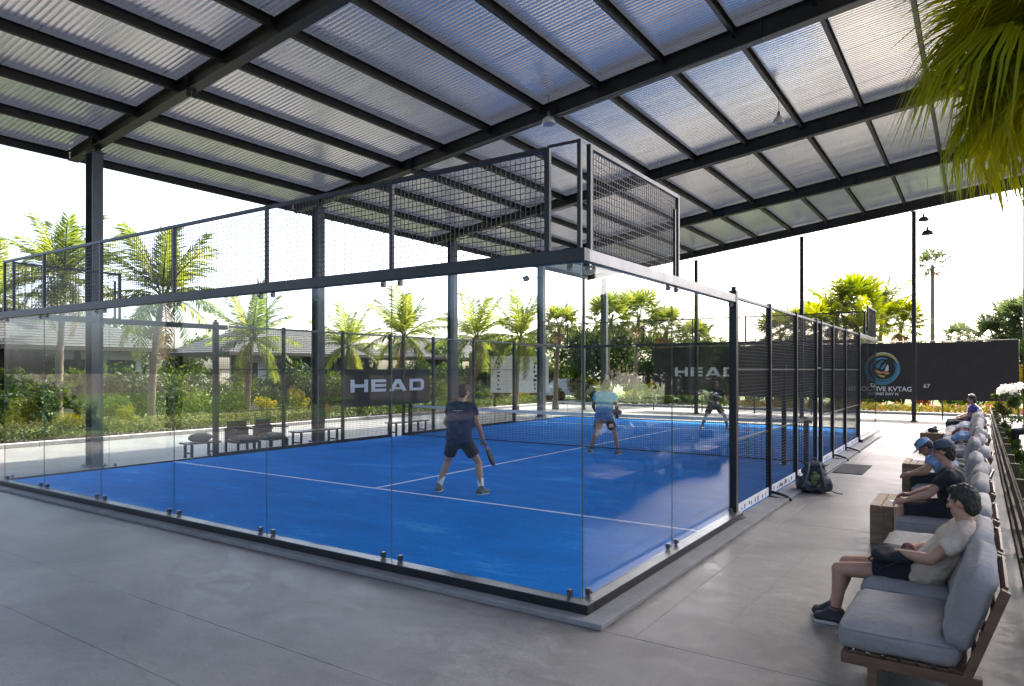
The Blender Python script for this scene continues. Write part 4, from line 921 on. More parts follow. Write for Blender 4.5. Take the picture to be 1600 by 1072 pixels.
def lounge(label, y, k, x=2.0, rz=0):
    "armless timber lounge chair facing -X; front edge at local x=0"
    o = thing('lounge_chair', label, 'lounge chair', (x, y, 0), rz, 'grey cushioned lounge chairs along the aisle')
    wd = .46; o.scale = (.87, 1, 1)
    for yy in (-wd+.03, wd-.03):
        for xx in (.22, .70): b = MB(); b.b2(xx-.03, yy-.03, .001, xx+.03, yy+.03, .22); b.build('leg', 'wood', o, bevel=.004)
        b = MB(); b.b2(.02, yy-.028, .22, .86, yy+.028, .285); b.build('side_rail', 'wood', o, bevel=.004)
        b = MB(); b.bar((.76, yy, .24), (.985, yy, .80), .05, .055, up=(1, 0, 0)); b.build('back_upright', 'wood', o, bevel=.004)
    b = MB(); b.b2(.021, -wd+.058, .225, .06, wd-.058, .283); b.build('front_rail', 'wood', o, bevel=.004)
    for j in range(7): b = MB(); xx = .10+j*.10; b.b2(xx, -wd+.03, .2855, xx+.07, wd-.03, .300); b.build('slat', 'wood', o)
    for j in range(4):
        t_ = .25+j*.24; cx_, cz_ = .76+.225*t_, .24+.56*t_
        b = MB(); b.bar((cx_, -wd+.056, cz_), (cx_, wd-.056, cz_), .07, .018, up=(.927, 0, -.374)); b.build('back_slat', 'wood', o)
    s = ob('seat_cushion', SEAT[k % 2], o, (.365, 0, .300))
    c = ob('back_cushion', BACK[k % 3], o, (.70, 0, .415)); c.rotation_euler = (rv.uniform(-.06, .06) if y > 4 else 0, R(21)+(rv.uniform(-.10, .06) if y > 4 else 0), rv.uniform(-.09, .09) if y > 4 else 0)
    b = MB(); pts = []; q = .365
    for (xx, yy) in ((-q+.05, -.45), (q-.05, -.45), (q-.005, -.40), (q-.005, .40), (q-.05, .45), (-q+.05, .45), (-q+.005, .40), (-q+.005, -.40), (-q+.05, -.45)): pts.append((xx, yy, .128))
    b.tube(pts, .004, 5); b.build('piping', 'piping', s)
    return o
lounge('empty grey lounge chair nearest the camera at the bottom right', .08, 0)
lounge('grey lounge chair under the person in the cream top', 1.06, 1)
lounge('empty grey lounge chair between the two nearest seated people', 2.25, 2)
lounge('grey lounge chair under the man in the dark cap', 3.72, 3)
for k in range(14):
    lounge('grey lounge chair, number %s along the row beyond the man in the dark cap' % 'one two three four five six seven eight nine ten eleven twelve thirteen fourteen'.split()[k], 4.95+1.12*k+rv.uniform(-.05, .05), k, 2.02+rv.uniform(-.05, .04), rv.uniform(-.07, .07))
def crate(label, x, y, lx, ly, h, rz=0):
    o = thing('crate_table', label, 'table', (x, y, 0), rz, 'slatted wooden crate tables in the aisle'); n = 5
    for k in range(n):
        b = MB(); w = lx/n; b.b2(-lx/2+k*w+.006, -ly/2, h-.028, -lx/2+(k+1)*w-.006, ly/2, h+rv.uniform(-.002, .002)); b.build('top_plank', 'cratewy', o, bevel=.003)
    for sy in (-1, 1):
        for k in range(4):
            w = lx/4; b = MB(); b.b2(-lx/2+k*w+.003, sy*(ly/2-.025)-.011, .002, -lx/2+(k+1)*w-.003, sy*(ly/2-.025)+.011, h-.030); b.build('side_plank', 'cratew', o, bevel=.002)
        for z in (.06, h-.10): b = MB(); b.b2(-lx/2+.02, sy*(ly/2-.002)-.010, z, lx/2-.02, sy*(ly/2-.002)+.010, z+.05) if False else b.b2(-lx/2+.02, sy*(ly/2-.06)-.014, z, lx/2-.02, sy*(ly/2-.06)+.014, z+.05); b.build('batten', 'cratew', o)
    for z in (.05, .22): b = MB(); b.b2(-lx/2+.03, -ly/2+.08, z, -lx/2+.05, ly/2-.08, z+.10) if z > .1 else b.b2(-lx/2+.03, -ly/2+.08, z, lx/2-.03, ly/2-.08, z+.02); b.build('shelf' if z < .1 else 'brace', 'cratew', o)
    b = MB(); b.cyl((-lx*.1, -ly/2-.0, h*.38), (-lx*.1, -ly/2-.0, h*.38+.16), .008, n=6); b.cyl((-lx*.1, -ly/2+.02, h*.4), (-lx*.1, -ly/2-.008, h*.4), .012, n=8); b.cyl((-lx*.1, -ly/2+.02, h*.38+.14), (-lx*.1, -ly/2-.008, h*.38+.14), .012, n=8); b.build('handle', 'clip', o)
    return o
crate('nearest slatted crate table beside the man in the dark cap', 1.97, 4.45, .60, .95, .455)
crate('second slatted crate table with an open end and papers, in the middle of the aisle', 1.92, 8.7, .52, .9, .46)
crate('far crate table standing alone by the sunlit floor', 1.82, 15.4, .62, .75, .46)
def sheet(label, x, y, z, w, l, rz):
    b = MB(); b.b2(-w/2, -l/2, 0, w/2, l/2, .004); o = b.build('paper_sheet', 'paper'); o.location = (x, y, z); o.rotation_euler = (0, 0, rz); tag(o, label, 'paper')
sheet('white paper sheet on the nearest crate table', 1.98, 4.30, .4595, .20, .28, .5); sheet('folded white paper at the far end of the nearest crate table', 2.10, 4.72, .4595, .19, .22, 1.2)
# timber railing behind the chairs
rl = thing('timber_railing', 'weathered mossy timber railing running behind the row of grey lounge chairs', 'railing', (3.12, 0, 0))
for k in range(17):
    y = -1.3+k*1.42
    b = MB(); b.b2(-.045, y-.05, -.01, .045, y+.05, .80+rv.uniform(-.03, .05)); b.build('post', 'moss' if k % 2 else 'oldwood', rl, bevel=.006)
    for z, h_ in ((.16, .11), (.42, .11), (.68, .11)):
        b = MB(); b.b2(-.075, y+.01, z+rv.uniform(-.012, .012), -.048, y+1.41, z+h_); b.build('rail_board', 'oldwood' if (k+int(z*10)) % 3 else 'moss', rl, bevel=.004)
    b = MB(); b.b2(-.055, y+.006, .745+rv.uniform(-.01, .01), -.0465 if False else -.046, y+1.414, .81); b.build('hand_rail', 'moss', rl, bevel=.003)
    b = MB(); b.b2(.05, y+.012, .30+rv.uniform(-.02, .02), .075, y+1.408, .44); b.build('rail_board', 'moss', rl, bevel=.004)
# planting between railing and side path
for k in range(16):
    y = 1.4+k*1.5; root = thing('shrub', ('dark green' if k % 2 else 'mid green')+' ground plant at the foot of the timber railing', 'shrub', (3.42, y, 0), k, 'plants at the foot of the railing '+('a' if k % 2 else 'b')); s = rv.uniform(.16, .26); root.scale = (s, s*1.6, s*1.5)
    ob('foliage', SH['leafd' if k % 2 else 'leafm'][k % 2], root); stems(root, 1, .7, rv)
for k, (y, s) in enumerate(((9.5, .5), (13.2, .55), (17.5, .7), (20.5, .9))):
    root = thing('shrub', ('low', 'rounded', 'tall', 'tallest')[k]+' leafy shrub beside the paved strip at the right edge', 'shrub', (5.2+.1*k, y, 0), k, None); root.scale = (s, s, s*1.1)
    ob('foliage', SH['leafm' if k % 2 else 'leafd'][k % 2], root); stems(root, 1, .7, rv)
x, y = at(1573, 21.5); root = thing('flowering_shrub', 'white flowering shrub in front of the far right column', 'shrub', (x, y, 0)); 
ob('foliage', leaf_cloud(blobset(rv, .45, 1.75, 14), 1500, .085, rv, 'leafd', .3, 'flower', .0), root)
ob('blossom', leaf_cloud([(rv.uniform(-.4, .4), rv.uniform(-.4, .4), rv.uniform(1.25, 1.6), .16, .16, .13) for _ in range(9)], 900, .07, rv, 'flower'), root); stems(root, 1.6, .5, rv)

# ------------------------------------------------------------------ people
def unit(v): return Vector(v).normalized()
def hand(mb, wr, d, side, thumb, curl=.5, s=1.0, fr=.0092):
    "palm and five fingers; d = pointing direction, side = towards the thumb"
    d = unit(d); side = (Vector(side)-d*Vector(side).dot(d)).normalized(); nrm = d.cross(side)*thumb
    pe = wr+d*.085*s
    for t in (-.5, 0, .5): mb.caps(wr+side*t*.035*s+d*.012, pe+side*t*.055*s, .017*s, .0145*s, 8)
    for k, (o_, l) in enumerate(((.036, .075), (.0125, .083), (-.0125, .077), (-.036, .06))):
        p = pe+side*o_*s; a = d
        for j, f in enumerate((.45, .32, .23)):
            c = curl*(.5+.55*j); v = (a*math.cos(c)+nrm*math.sin(c)); q = p+v*l*f*s; mb.caps(p, q, fr*s, fr*.9*s, 7); p = q
    p = wr+d*.03*s+side*.03*s; v = unit(d*.6+side*.8+nrm*.2); q = p+v*.045*s; mb.caps(p, q, .0125*s, .011*s, 7); mb.caps(q, q+unit(d*.85+side*.35+nrm*.3)*.03*s, .010*s, .009*s, 7)
def foot(mb, an, toe, r=.042, w=.045):
    an, toe = Vector(an), Vector(toe); d = toe-an; d.z = 0; L = d.length; d.normalize(); sd = Vector((-d.y, d.x, 0)); z0 = toe.z
    he = an-d*.045; he.z = z0
    for s in (-.5, .5):
        mb.caps(he+sd*s*.03, toe-d*.05+sd*s*.05, r*.86, r*.66, 8)
    mb.caps(he, he+(an-he)*.9, r*.95, r*.98, 10); mb.caps(an+Vector((0, 0, .0)), toe-d*.08, r, r*.72, 10)
def person(label, J, loc, rz, outfit, vox=.010, group=None, extras=None):
    """J: joints in local metres, facing +Y. outfit: dict of materials and options."""
    root = thing('person', label, 'person', loc, rz, group); J = {k: Vector(v) for k, v in J.items()}
    sk = outfit.get('skin', 'skin'); g_ = outfit.get('girth', 1.0)
    b = MB()
    hl, hr, cl, cr = J['hl'], J['hr'], J['sl'], J['sr']; pel = (hl+hr)/2; ch = (cl+cr)/2; ax = unit(ch-pel)
    def torso(mb, e):
        for s, h_, c_ in ((0, hl, cl), (1, hr, cr)):
            a = pel.lerp(h_, .75); c = ch.lerp(c_, .52)-ax*.07; w = a.lerp(c, .45); w = pel.lerp(ch, .45).lerp(w, .86)
            mb.caps(a, w, .112*g_+e, .098*g_+e); mb.caps(w, c, .098*g_+e, .108*g_+e); mb.caps(c+ax*.05, c_-ax*.02, .078+e, .058+e); mb.caps(c, ch-ax*.02, .10*g_+e, .075+e)
        mb.caps(pel, pel.lerp(ch, .8), .115*g_+e, .105*g_+e)
    torso(b, 0); b.caps(ch-ax*.02, J['hd'].lerp(ch, .55), .062, .055); b.caps(J['hd'].lerp(ch, .55), J['hd']-unit(J['hd']-ch)*.05, .054, .052)
    for s in 'lr':
        b.caps(J['s'+s], J['e'+s], .052, .041); b.caps(J['e'+s], J['e'+s].lerp(J['w'+s], .3), .042, .044); b.caps(J['e'+s].lerp(J['w'+s], .3), J['w'+s], .042, .027)
        b.caps(J['h'+s], J['k'+s], .088*g_, .056); mid = J['k'+s].lerp(J['a'+s], .3); bk = unit(outfit.get('calf', (0, -1, 0)))*.012
        b.caps(J['k'+s], mid+bk, .055, .058); b.caps(mid+bk, J['a'+s], .058, .037)
        dv = J.get('d'+s, J['w'+s]-J['e'+s]); hand(b, J['w'+s], dv, J.get('t'+s, Vector((0, 1, .2))), 1 if s == 'l' else -1, outfit.get('curl', .5), 1.0, .0095 if vox < .009 else .0115)
        foot(b, J['a'+s], J['f'+s], .036)
    hd = J['hd']; fw = unit(J['fw']); up = J.get('up', Vector((0, 0, 1))); up = (up-fw*up.dot(fw)).normalized(); rt = fw.cross(up); HM = Matrix((rt, fw, up)).transposed().to_4x4()
    def hp(x, y, z): return hd+rt*x+fw*y+up*z
    b.ell(hp(0, -.012, .022), (.076, .094, .098), 16, 10, 0, HM); b.ell(hp(0, .022, -.055), (.058, .066, .062), 14, 8, 0, HM); b.ell(hp(0, .062, -.092), (.026, .024, .022), 10, 6, 0, HM)
    b.caps(hp(0, .080, .012), hp(0, .104, -.026), .010, .015, 8); b.ell(hp(0, .078, -.058), (.025, .014, .009), 10, 6, 0, HM); b.ell(hp(0, .078, -.072), (.022, .013, .008), 10, 6, 0, HM)
    for s in (-1, 1): b.ell(hp(s*.077, -.008, -.008), (.010, .020, .032), 8, 6, 0, HM); b.ell(hp(s*.03, .076, .024), (.022, .013, .008), 8, 6, 0, HM); b.ell(hp(s*.04, .062, -.02), (.02, .02, .018), 8, 6, 0, HM)
    body = remesh(b, 'body', sk, vox, 3, root)
    for s in (-1, 1): q = MB(); q.ell(hp(s*.031, .083, .006), (.012, .006, .007), 10, 6, 0, HM); q.build('eye', 'eye', body, True)
    # hair
    if outfit.get('hair'):
        q = MB(); hl_ = outfit.get('hairlen', .02)
        q.ell(hp(0, -.022, .034), (.085, .098, .100), 16, 10, 0, HM); q.ell(hp(0, -.058, -.02), (.072, .058, .075+hl_), 14, 8, 0, HM)
        q.ell(hp(0, .035, .092), (.064, .05, .030), 12, 8, 0, HM)
        r2 = remesh(q, 'hair', outfit['hair'], .009, 2, root)
        # keep the face free
        bm = bmesh.new(); bm.from_mesh(r2.data); bmesh.ops.bisect_plane(bm, geom=bm.verts[:]+bm.edges[:]+bm.faces[:], plane_co=hp(0, .055, .05), plane_no=(fw*.9-up*.55).normalized(), clear_outer=True)
        for v in bm.verts: v.co += v.normal*(.010*noise.noise(v.co*Vector((55, 55, 25)))+.006*noise.noise(v.co*110))
        bm.to_mesh(r2.data); bm.free(); r2.data.polygons.foreach_set('use_smooth', [True]*len(r2.data.polygons))
    if outfit.get('cap'):
        q = MB(); q.ell(hp(0, -.012, .040), (.092, .108, .096), 18, 10, 0, HM, -.05); c_ = remesh(q, 'cap', outfit['cap'], .008, 1, root)
        q = MB(); vs = []; n = 12
        for lay in (0, .006):
            for rr, dz in ((.085, .0), (.165, -.018)):
                for k in range(n+1):
                    a = R(25+130*k/n); vs.append(hp(math.cos(a)*rr*.95, math.sin(a)*rr+.0, .037+dz+lay))
        m_ = n+1
        for k in range(n):
            q.f += [(k, k+1, m_+k+1, m_+k), (2*m_+m_+k, 3*m_+k+1, 2*m_+k+1, 2*m_+k), (m_+k, m_+k+1, 3*m_+k+1, 3*m_+k)]; q.m += [0, 0, 0]
        q.v = [tuple(v) for v in vs]; q.build('brim', outfit['cap'], c_, True)
    # shirt
    if outfit.get('shirt'):
        q = MB(); torso(q, .024); sl_ = outfit.get('sleeve', .55)
        q.caps(pel-ax*.02, pel+ax*.16, .15*g_, .12*g_, flat0=True) if outfit.get('hem', True) else 0
        for s in 'lr': e = J['s'+s].lerp(J['e'+s], sl_); q.caps(J['s'+s]-ax*.008, e, .070, .066 if sl_ < .9 else .056, flat1=True)
        q.caps(ch-ax*.05, ch+ax*.035, .105, .066, flat1=True)
        sh = remesh(q, 'shirt', outfit['shirt'], vox*1.25, 2, root)
        bm = bmesh.new(); bm.from_mesh(sh.data)
        for v in bm.verts: v.co += v.normal*(.016*noise.noise(v.co*Vector((7, 7, 14)))+.010*abs(noise.noise(v.co*Vector((14, 14, 26))))+.003*noise.noise(v.co*40))
        bm.to_mesh(sh.data); bm.free()
    if outfit.get('shorts'):
        q = MB(); q.caps(pel-ax*.03, pel+ax*.03, .13*g_, .118*g_); sl_ = outfit.get('shortlen', .68)
        for s in 'lr':
            e = J['h'+s].lerp(J['k'+s], sl_); q.caps(pel.lerp(J['h'+s], .85), e, .110*g_, .103, flat1=True); q.caps(pel.lerp(J['h'+s], .7)+ax*.02, pel.lerp(J['h'+s], .75), .112*g_, .116*g_)
        sh = remesh(q, 'shorts', outfit['shorts'], vox*1.25, 2, root)
        bm = bmesh.new(); bm.from_mesh(sh.data)
        for v in bm.verts: v.co += v.normal*(.009*noise.noise(v.co*Vector((8, 8, 5))))
        bm.to_mesh(sh.data); bm.free()
    if outfit.get('trousers'):
        q = MB(); q.caps(pel-ax*.03, pel+ax*.07, .13*g_, .12*g_)
        for s in 'lr': q.caps(J['h'+s], J['k'+s], .105*g_, .078); q.caps(J['k'+s], J['a'+s].lerp(J['k'+s], .08), .076, .062, flat1=True)
        remesh(q, 'trousers', outfit['trousers'], vox*1.25, 2, root)
    for s in 'lr':
        if outfit.get('socks'):
            q = MB(); q.caps(J['a'+s]+Vector((0, 0, -.02)), J['a'+s].lerp(J['k'+s], outfit.get('socklen', .33)), .043, .052, flat1=True); q.build('sock', outfit['socks'], root, True)
        q = MB(); foot(q, J['a'+s], J['f'+s], .050); sh = remesh(q, 'shoe', outfit.get('shoes', 'shoe'), .009, 1, root)
        bm = bmesh.new(); bm.from_mesh(sh.data); zt = J['f'+s].z-.026
        for v in bm.verts:
            if v.co.z < zt: v.co.z = zt
        bm.to_mesh(sh.data); bm.free()
        q = MB(); an, toe = J['a'+s], J['f'+s]; d = toe-an; d.z = 0; d.normalize(); sd = Vector((-d.y, d.x, 0)); n = 16; pts = []
        L_ = (toe-an); L_.z = 0; L_ = L_.length+.082; c = an-d*.082; c.z = 0
        for k in range(n):
            a = 2*math.pi*k/n; u = .5-.5*math.cos(a); wdt = (.040+.012*u)*math.sin(a); wdt = math.copysign(min(abs(wdt)*1.25, .05), wdt); pts.append(c+d*(L_-.015)*u+sd*wdt)
        q.add([(p.x, p.y, zt-.018) for p in pts]+[(p.x, p.y, zt+.006) for p in pts], [tuple(range(n-1, -1, -1)), tuple(range(n, 2*n))]+[(i, (i+1) % n, n+(i+1) % n, n+i) for i in range(n)]); q.build('sole', outfit.get('sole', 'sole'), sh)
    return root, J
FZ = .046   # toe height: soles then rest on local z = .002
def ready(dx=.37, bend=0.0, spread=.27):
    return dict(hl=(-.095, -.05, .86), hr=(.095, -.05, .86), sl=(-.185, .05, 1.36), sr=(.185, .05, 1.36), hd=(0, .13, 1.585), fw=(.12, 1, -.08),
                el=(-.29, .06, 1.10), er=(.285, .04, 1.09), wl=(-.25, .24, .92), wr=(.30, .18, .86),
                kl=(-spread, .10, .47), kr=(spread, .10, .47), al=(-dx, -.02, .10), ar=(dx, -.02, .10), fl=(-dx-.04, .14, FZ), fr=(dx+.07, .13, FZ),
                dl=(.3, 1, -.5), tl=(1, .3, .6), dr=(-.1, .7, -.75), tr=(-1, .4, .3))
def racket(label, p, d, nrm, group='padel rackets'):
    "padel bat: short handle, open throat, solid drilled face"
    d = unit(d); nrm = unit(Vector(nrm)-d*Vector(nrm).dot(d)); s = d.cross(nrm)
    o = thing('racket', label, 'racket', p, 0, group); M4 = Matrix((s, d, nrm)).transposed().to_4x4()
    b = MB(); b.cyl((0, -.07, 0), (0, .10, 0), .016, .015, 10); q = b.build('handle', 'black', o, True); q.matrix_local = M4
    b = MB(); n = 28; out = []; 
    ring = [(math.sin(2*math.pi*k/n)*.125, .29-math.cos(2*math.pi*k/n)*.145) for k in range(n)]
    b.add([(x, y, -.018) for x, y in ring]+[(x, y, .018) for x, y in ring], [tuple(range(n-1, -1, -1)), tuple(range(n, 2*n))]+[(i, (i+1) % n, n+(i+1) % n, n+i) for i in range(n)])
    q = b.build('face', 'blackcloth', o); q.matrix_local = M4
    b = MB(); b.tube([(x*1.02, .29+(y-.29)*1.02, 0) for x, y in ring]+[(ring[0][0]*1.02, .29+(ring[0][1]-.29)*1.02, 0)], .021, 6); q = b.build('rim', 'black', o, True); q.matrix_local = M4
    b = MB()
    for sg in (-1, 1): b.tube([(sg*.012, .08, 0), (sg*.05, .14, 0), (sg*.085, .19, 0)], .013, 6)
    q = b.build('throat', 'red', o, True); q.matrix_local = M4
    b = MB()
    for i in range(-3, 4):
        for j in range(-3, 4):
            if i*i+j*j < 10:
                for z in (-.0192, .0192): b.cyl((i*.027, .29+j*.03, z-.0006), (i*.027, .29+j*.03, z+.0006), .0065, n=6)
    q = b.build('drill_hole', 'bagstrap', o); q.matrix_local = M4
    return o
def hold(root, J, s, label, d, nrm):
    bpy.context.view_layer.update(); mw = Matrix.Translation(root.location) @ root.rotation_euler.to_matrix().to_4x4(); dv = unit(J.get('d'+s))
    p = mw @ (J['w'+s]+dv*.075); racket(label, p, mw.to_3x3() @ Vector(d), mw.to_3x3() @ Vector(nrm))
# player 1: navy shirt, back to the camera
P1, J1 = person('player in navy shirt and dark shorts seen from behind at the near service line', ready(), (-4.03, 3.50, ZB), R(12),
       dict(shirt='navy', shorts='charcoal', hair='hair', socks='sock', socklen=.38, shoes='shoe', skin='skin', curl=1.1, girth=1.1), .0085)
hold(P1, J1, 'r', 'black and red padel racket in the right hand of the navy shirted player', (.25, .35, -.85), (1, .3, .3))
sh = [c for c in P1.children if c.name.startswith('shirt')][0]
b = MB()
for (x0, x1, z, h) in ((-.085, -.02, 1.292, .007), (-.015, .03, 1.288, .011), (.035, .095, 1.294, .006)):
    n = 6; row = []
    for k in range(n+1):
        for zz in (z, z+h):
            hit, p, nn, _ = sh.ray_cast(Vector((x0+(x1-x0)*k/n, -1, zz)), Vector((0, 1, 0))); row.append(p+nn*.003)
    b.add(row, [(2*k, 2*k+2, 2*k+3, 2*k+1) for k in range(n)])
b.build('shirt_print', 'silver', sh)
J2 = ready(.33, 0, .23); J2.update(hd=(.02, .14, 1.57), fw=(.1, 1, -.05), wl=(-.30, .20, .98), wr=(.22, .26, .92))
P2, _ = person('player in teal printed shirt seen from behind close to the net', J2, (-4.42, 9.35, ZB), R(8),
       dict(shirt='teal', shorts='charcoal', hair='hairbr', shoes='shoe', skin='skin2', socks='charcoal', socklen=.12, curl=1.1, girth=1.0), .010)
hold(P2, {k: Vector(v) for k, v in J2.items()}, 'r', 'padel racket held low in front of the teal shirted player', (-.3, .7, .2), (0, .2, 1))
J3 = ready(.40, 0, .30); J3.update(hd=(0, .20, 1.44), sl=(-.19, .14, 1.26), sr=(.19, .14, 1.26), hl=(-.095, -.10, .78), hr=(.095, -.10, .78), el=(-.31, .16, 1.0), er=(.31, .16, 1.0), wl=(-.12, .38, .95), wr=(.12, .38, .92), kl=(-.3, .10, .44), kr=(.3, .10, .44), fw=(0, 1, -.1))
P3, _ = person('player in dark green and black shirt facing the camera at the far end', J3, (-4.35, 17.2, ZB), R(180+28),
       dict(shirt='greenblack', shorts='blackcloth', hair='hair', shoes='sole', skin='skin2', socks='charcoal', socklen=.12, curl=1.1), .011)
hold(P3, {k: Vector(v) for k, v in J3.items()}, 'r', 'padel racket held in front by the far player', (-.5, .6, .3), (.2, .5, .8))
# seated people face -X: local +Y maps to world -X with rz = 90 degrees
def seated(back=.0, kx=.55, lean=.12):
    return dict(hl=(-.10, 0, .52), hr=(.10, 0, .52), sl=(-.19, -lean, .98), sr=(.19, -lean, .98), hd=(0, -lean+.05, 1.19), fw=(0, 1, -.12),
                el=(-.26, .05, .74), er=(.26, .05, .74), wl=(-.16, .26, .66), wr=(.16, .26, .66), kl=(-.14, kx, .50), kr=(.14, kx, .50),
                al=(-.14, kx+.02, .10), ar=(.14, kx+.02, .10), fl=(-.15, kx+.18, FZ), fr=(.15, kx+.18, FZ), dl=(.3, 1, -.2), dr=(-.3, 1, -.2), tl=(1, .3, .6), tr=(-1, .3, .6))
JA = seated(lean=.24, kx=.50); JA.update(hl=(-.1, -.02, .53), hr=(.1, -.02, .53), hd=(.0, -.25, 1.07), fw=(.40, 1, -.22), sl=(-.18, -.27, .86), sr=(.18, -.27, .86), el=(-.27, -.06, .68), er=(.26, -.04, .66), wl=(-.08, .16, .66), wr=(.10, .14, .64),
      kl=(.04, .58, .44), kr=(.15, .54, .47), al=(.02, .60, .11), ar=(.16, .64, .10), fl=(.02, .78, FZ), fr=(.16, .82, FZ))
# local x -> world +y?  rz=90: local x -> world y, local y -> world -x
PA, _ = person('seated person in cream top and black shorts on the second nearest lounge chair', JA, (2.38, .94, 0), R(90),
       dict(shirt='cream', shorts='blackcloth', hair='hair', hairlen=.01, shoes='shoeb', sole='sole', skin='skin', socks='redsole', socklen=.06, girth=.95, shortlen=.55, sleeve=.6, curl=.7), .0085)
JM = seated(lean=.02, kx=.46); JM.update(hd=(.02, .06, 1.16), sl=(-.21, .0, .93), sr=(.21, .0, .93), fw=(.25, 1, -.22), el=(-.27, .18, .72), er=(.27, .16, .72), wl=(-.17, .40, .62), wr=(.14, .40, .64), hl=(-.1, -.05, .53), hr=(.1, -.05, .53))
PM, _ = person('seated man in black shirt and dark blue cap beside the nearest crate table', JM, (2.48, 3.66, 0), R(88),
       dict(shirt='blackcloth', shorts='blackcloth', hair='hair', cap='capblue', shoes='sole', skin='skin', socks='sock', socklen=.1, girth=1.15, shortlen=.92, sleeve=.6, curl=.7), .0085)
JB = seated(lean=-.12, kx=.46); JB.update(hd=(0, .36, .96), sl=(-.2, .20, .86), sr=(.2, .20, .86), el=(-.26, .34, .64), er=(.26, .34, .64), wl=(-.1, .52, .58), wr=(.1, .52, .58), fw=(0, 1, -.9), up=(0, .9, 1))
person('person in light blue shirt and pale cap leaning forward beyond the dark capped man', JB, (2.47, 6.1, 0), R(90),
       dict(shirt='lightblue', trousers='blackcloth', hair='hair', cap='lightblue', shoes='shoeb', skin='skin2', girth=1.1), .011)
JC = seated(lean=.05); person('seated person in purple shirt far along the lounge chairs', JC, (2.58, 18.42, 0), R(90), dict(shirt='purple', trousers='charcoal', hair='hair', shoes='shoeb', skin='skin2'), .012)
JD = seated(lean=.02)
def stool(label, x, y, rz):
    o = thing('side_chair', label, 'chair', (x, y, 0), rz, 'dark chairs on the paved strip')
    for sx in (-.2, .2):
        for sy in (-.2, .2): b = MB(); b.b2(sx-.02, sy-.02, .03, sx+.02, sy+.02, .40); b.build('leg', 'wood', o)
    b = MB(); b.b2(-.25, -.25, .40, .25, .25, .435); b.build('seat', 'wood', o, bevel=.006)
    for sx in (-.22, .22): b = MB(); b.b2(sx-.02, -.25, .436, sx+.02, -.215, .92); b.build('back_post', 'wood', o)
    for z in (.6, .75, .88): b = MB(); b.b2(-.199, -.245, z, .199, -.22, z+.07); b.build('back_slat', 'wood', o)
stool('dark wooden chair under the person at the right edge', 4.25, 9.9, R(100)); stool('dark wooden chair under the person in grey by the flowering shrub', 4.05, 16.3, R(95))
person('seated person in dark clothes on the paved strip at the right edge', JD, (4.25, 9.9, 0), R(100), dict(shirt='charcoal', trousers='greycloth', hair='hair', shoes='shoeb', skin='skin2'), .012)
person('seated person in grey shirt near the white flowering shrub', JD, (4.05, 16.3, 0), R(95), dict(shirt='greycloth', trousers='blackcloth', hair='hairbr', shoes='shoeb', skin='skin2', cap='sock'), .012)

# ------------------------------------------------------------------ bags and small things
def soft(name, blobs, mat, parent, vox=.012, amp=.012, fr=9, flat=None):
    q = MB()
    for bl in blobs: q.ell(bl[:3], bl[3:6], 14, 10)
    o = remesh(q, name, mat, vox, 3, parent); bm = bmesh.new(); bm.from_mesh(o.data)
    for v in bm.verts:
        v.co += v.normal*amp*noise.noise(v.co*fr)
        if v.co.z < .004: v.co.z = .004
    bm.to_mesh(o.data); bm.free(); return o
bp = thing('backpack', 'grey and green hiking backpack leaning on the right mesh fence', 'backpack', (.47, 7.25, 0), R(15))
soft('pack_body', [(0, 0, .17, .25, .17, .18), (0, .02, .34, .20, .14, .15), (0, 0, .08, .26, .18, .09)], 'bagdark', bp, .012, .03, 12)
soft('front_pocket', [(.0, -.14, .24, .075, .05, .13), (.05, -.13, .15, .06, .05, .08)], 'baggreen', bp, .009, .03, 16); soft('front_pocket', [(-.11, -.12, .15, .08, .06, .10), (.15, -.10, .25, .06, .06, .10)], 'bagstrap', bp, .009, .03, 15)
for z in (.12, .22, .33): b = MB(); b.tube([(-.20, -.10, z), (-.10, -.185, z+.01), (.05, -.195, z), (.20, -.11, z+.015)], .007, 5); b.build('compression_strap', 'black', bp, True)
for s in (-1, 1): soft('side_pocket', [(s*.21, -.01, .14, .08, .10, .12)], 'bagdark', bp, .012)
soft('lid', [(0, .0, .45, .17, .13, .07)], 'bagdark', bp)
for s in (-1, 1): b = MB(); b.tube([(s*.08, -.10, .50), (s*.10, -.18, .38), (s*.13, -.19, .24), (s*.16, -.16, .10)], .014, 6); b.build('strap', 'bagstrap', bp, True)
b = MB(); b.tube([(-.05, .05, .50), (-.02, .05, .57), (.03, .05, .57), (.06, .05, .50)], .011, 6); b.build('grab_handle', 'bagstrap', bp, True)
b = MB(); b.tube([(.24, -.05, .05), (.33, -.10, .02), (.42, -.08, .012)], .009, 6); b.build('loose_strap', 'black', bp, True)
sb = thing('shoulder_bag', 'black shoulder bag with crimson print in the lap of the person in the cream top', 'bag', (2.20, .92, .575))
soft('bag_body', [(0, 0, .05, .15, .19, .062), (.07, -.05, .06, .10, .12, .06), (-.05, .06, .05, .10, .11, .05)], 'blackcloth', sb, .010, .035, 9); soft('bag_flap', [(.09, .06, .09, .06, .11, .04)], 'bagpink', sb, .010, .03, 14)
b = MB(); b.tube([(-.12, -.10, .08), (-.16, -.16, .03), (-.08, -.19, -.03), (.05, -.16, .05)], .007, 6); b.build('strap', 'blackcloth', sb, True)
pb = thing('plastic_bag', 'blue and white plastic bag on the floor by the second crate table', 'bag', (2.05, 7.55, 0)); soft('bag_body', [(0, 0, .12, .16, .14, .13), (.05, 0, .25, .08, .07, .09)], 'plasticbag', pb, .012, .035, 14)
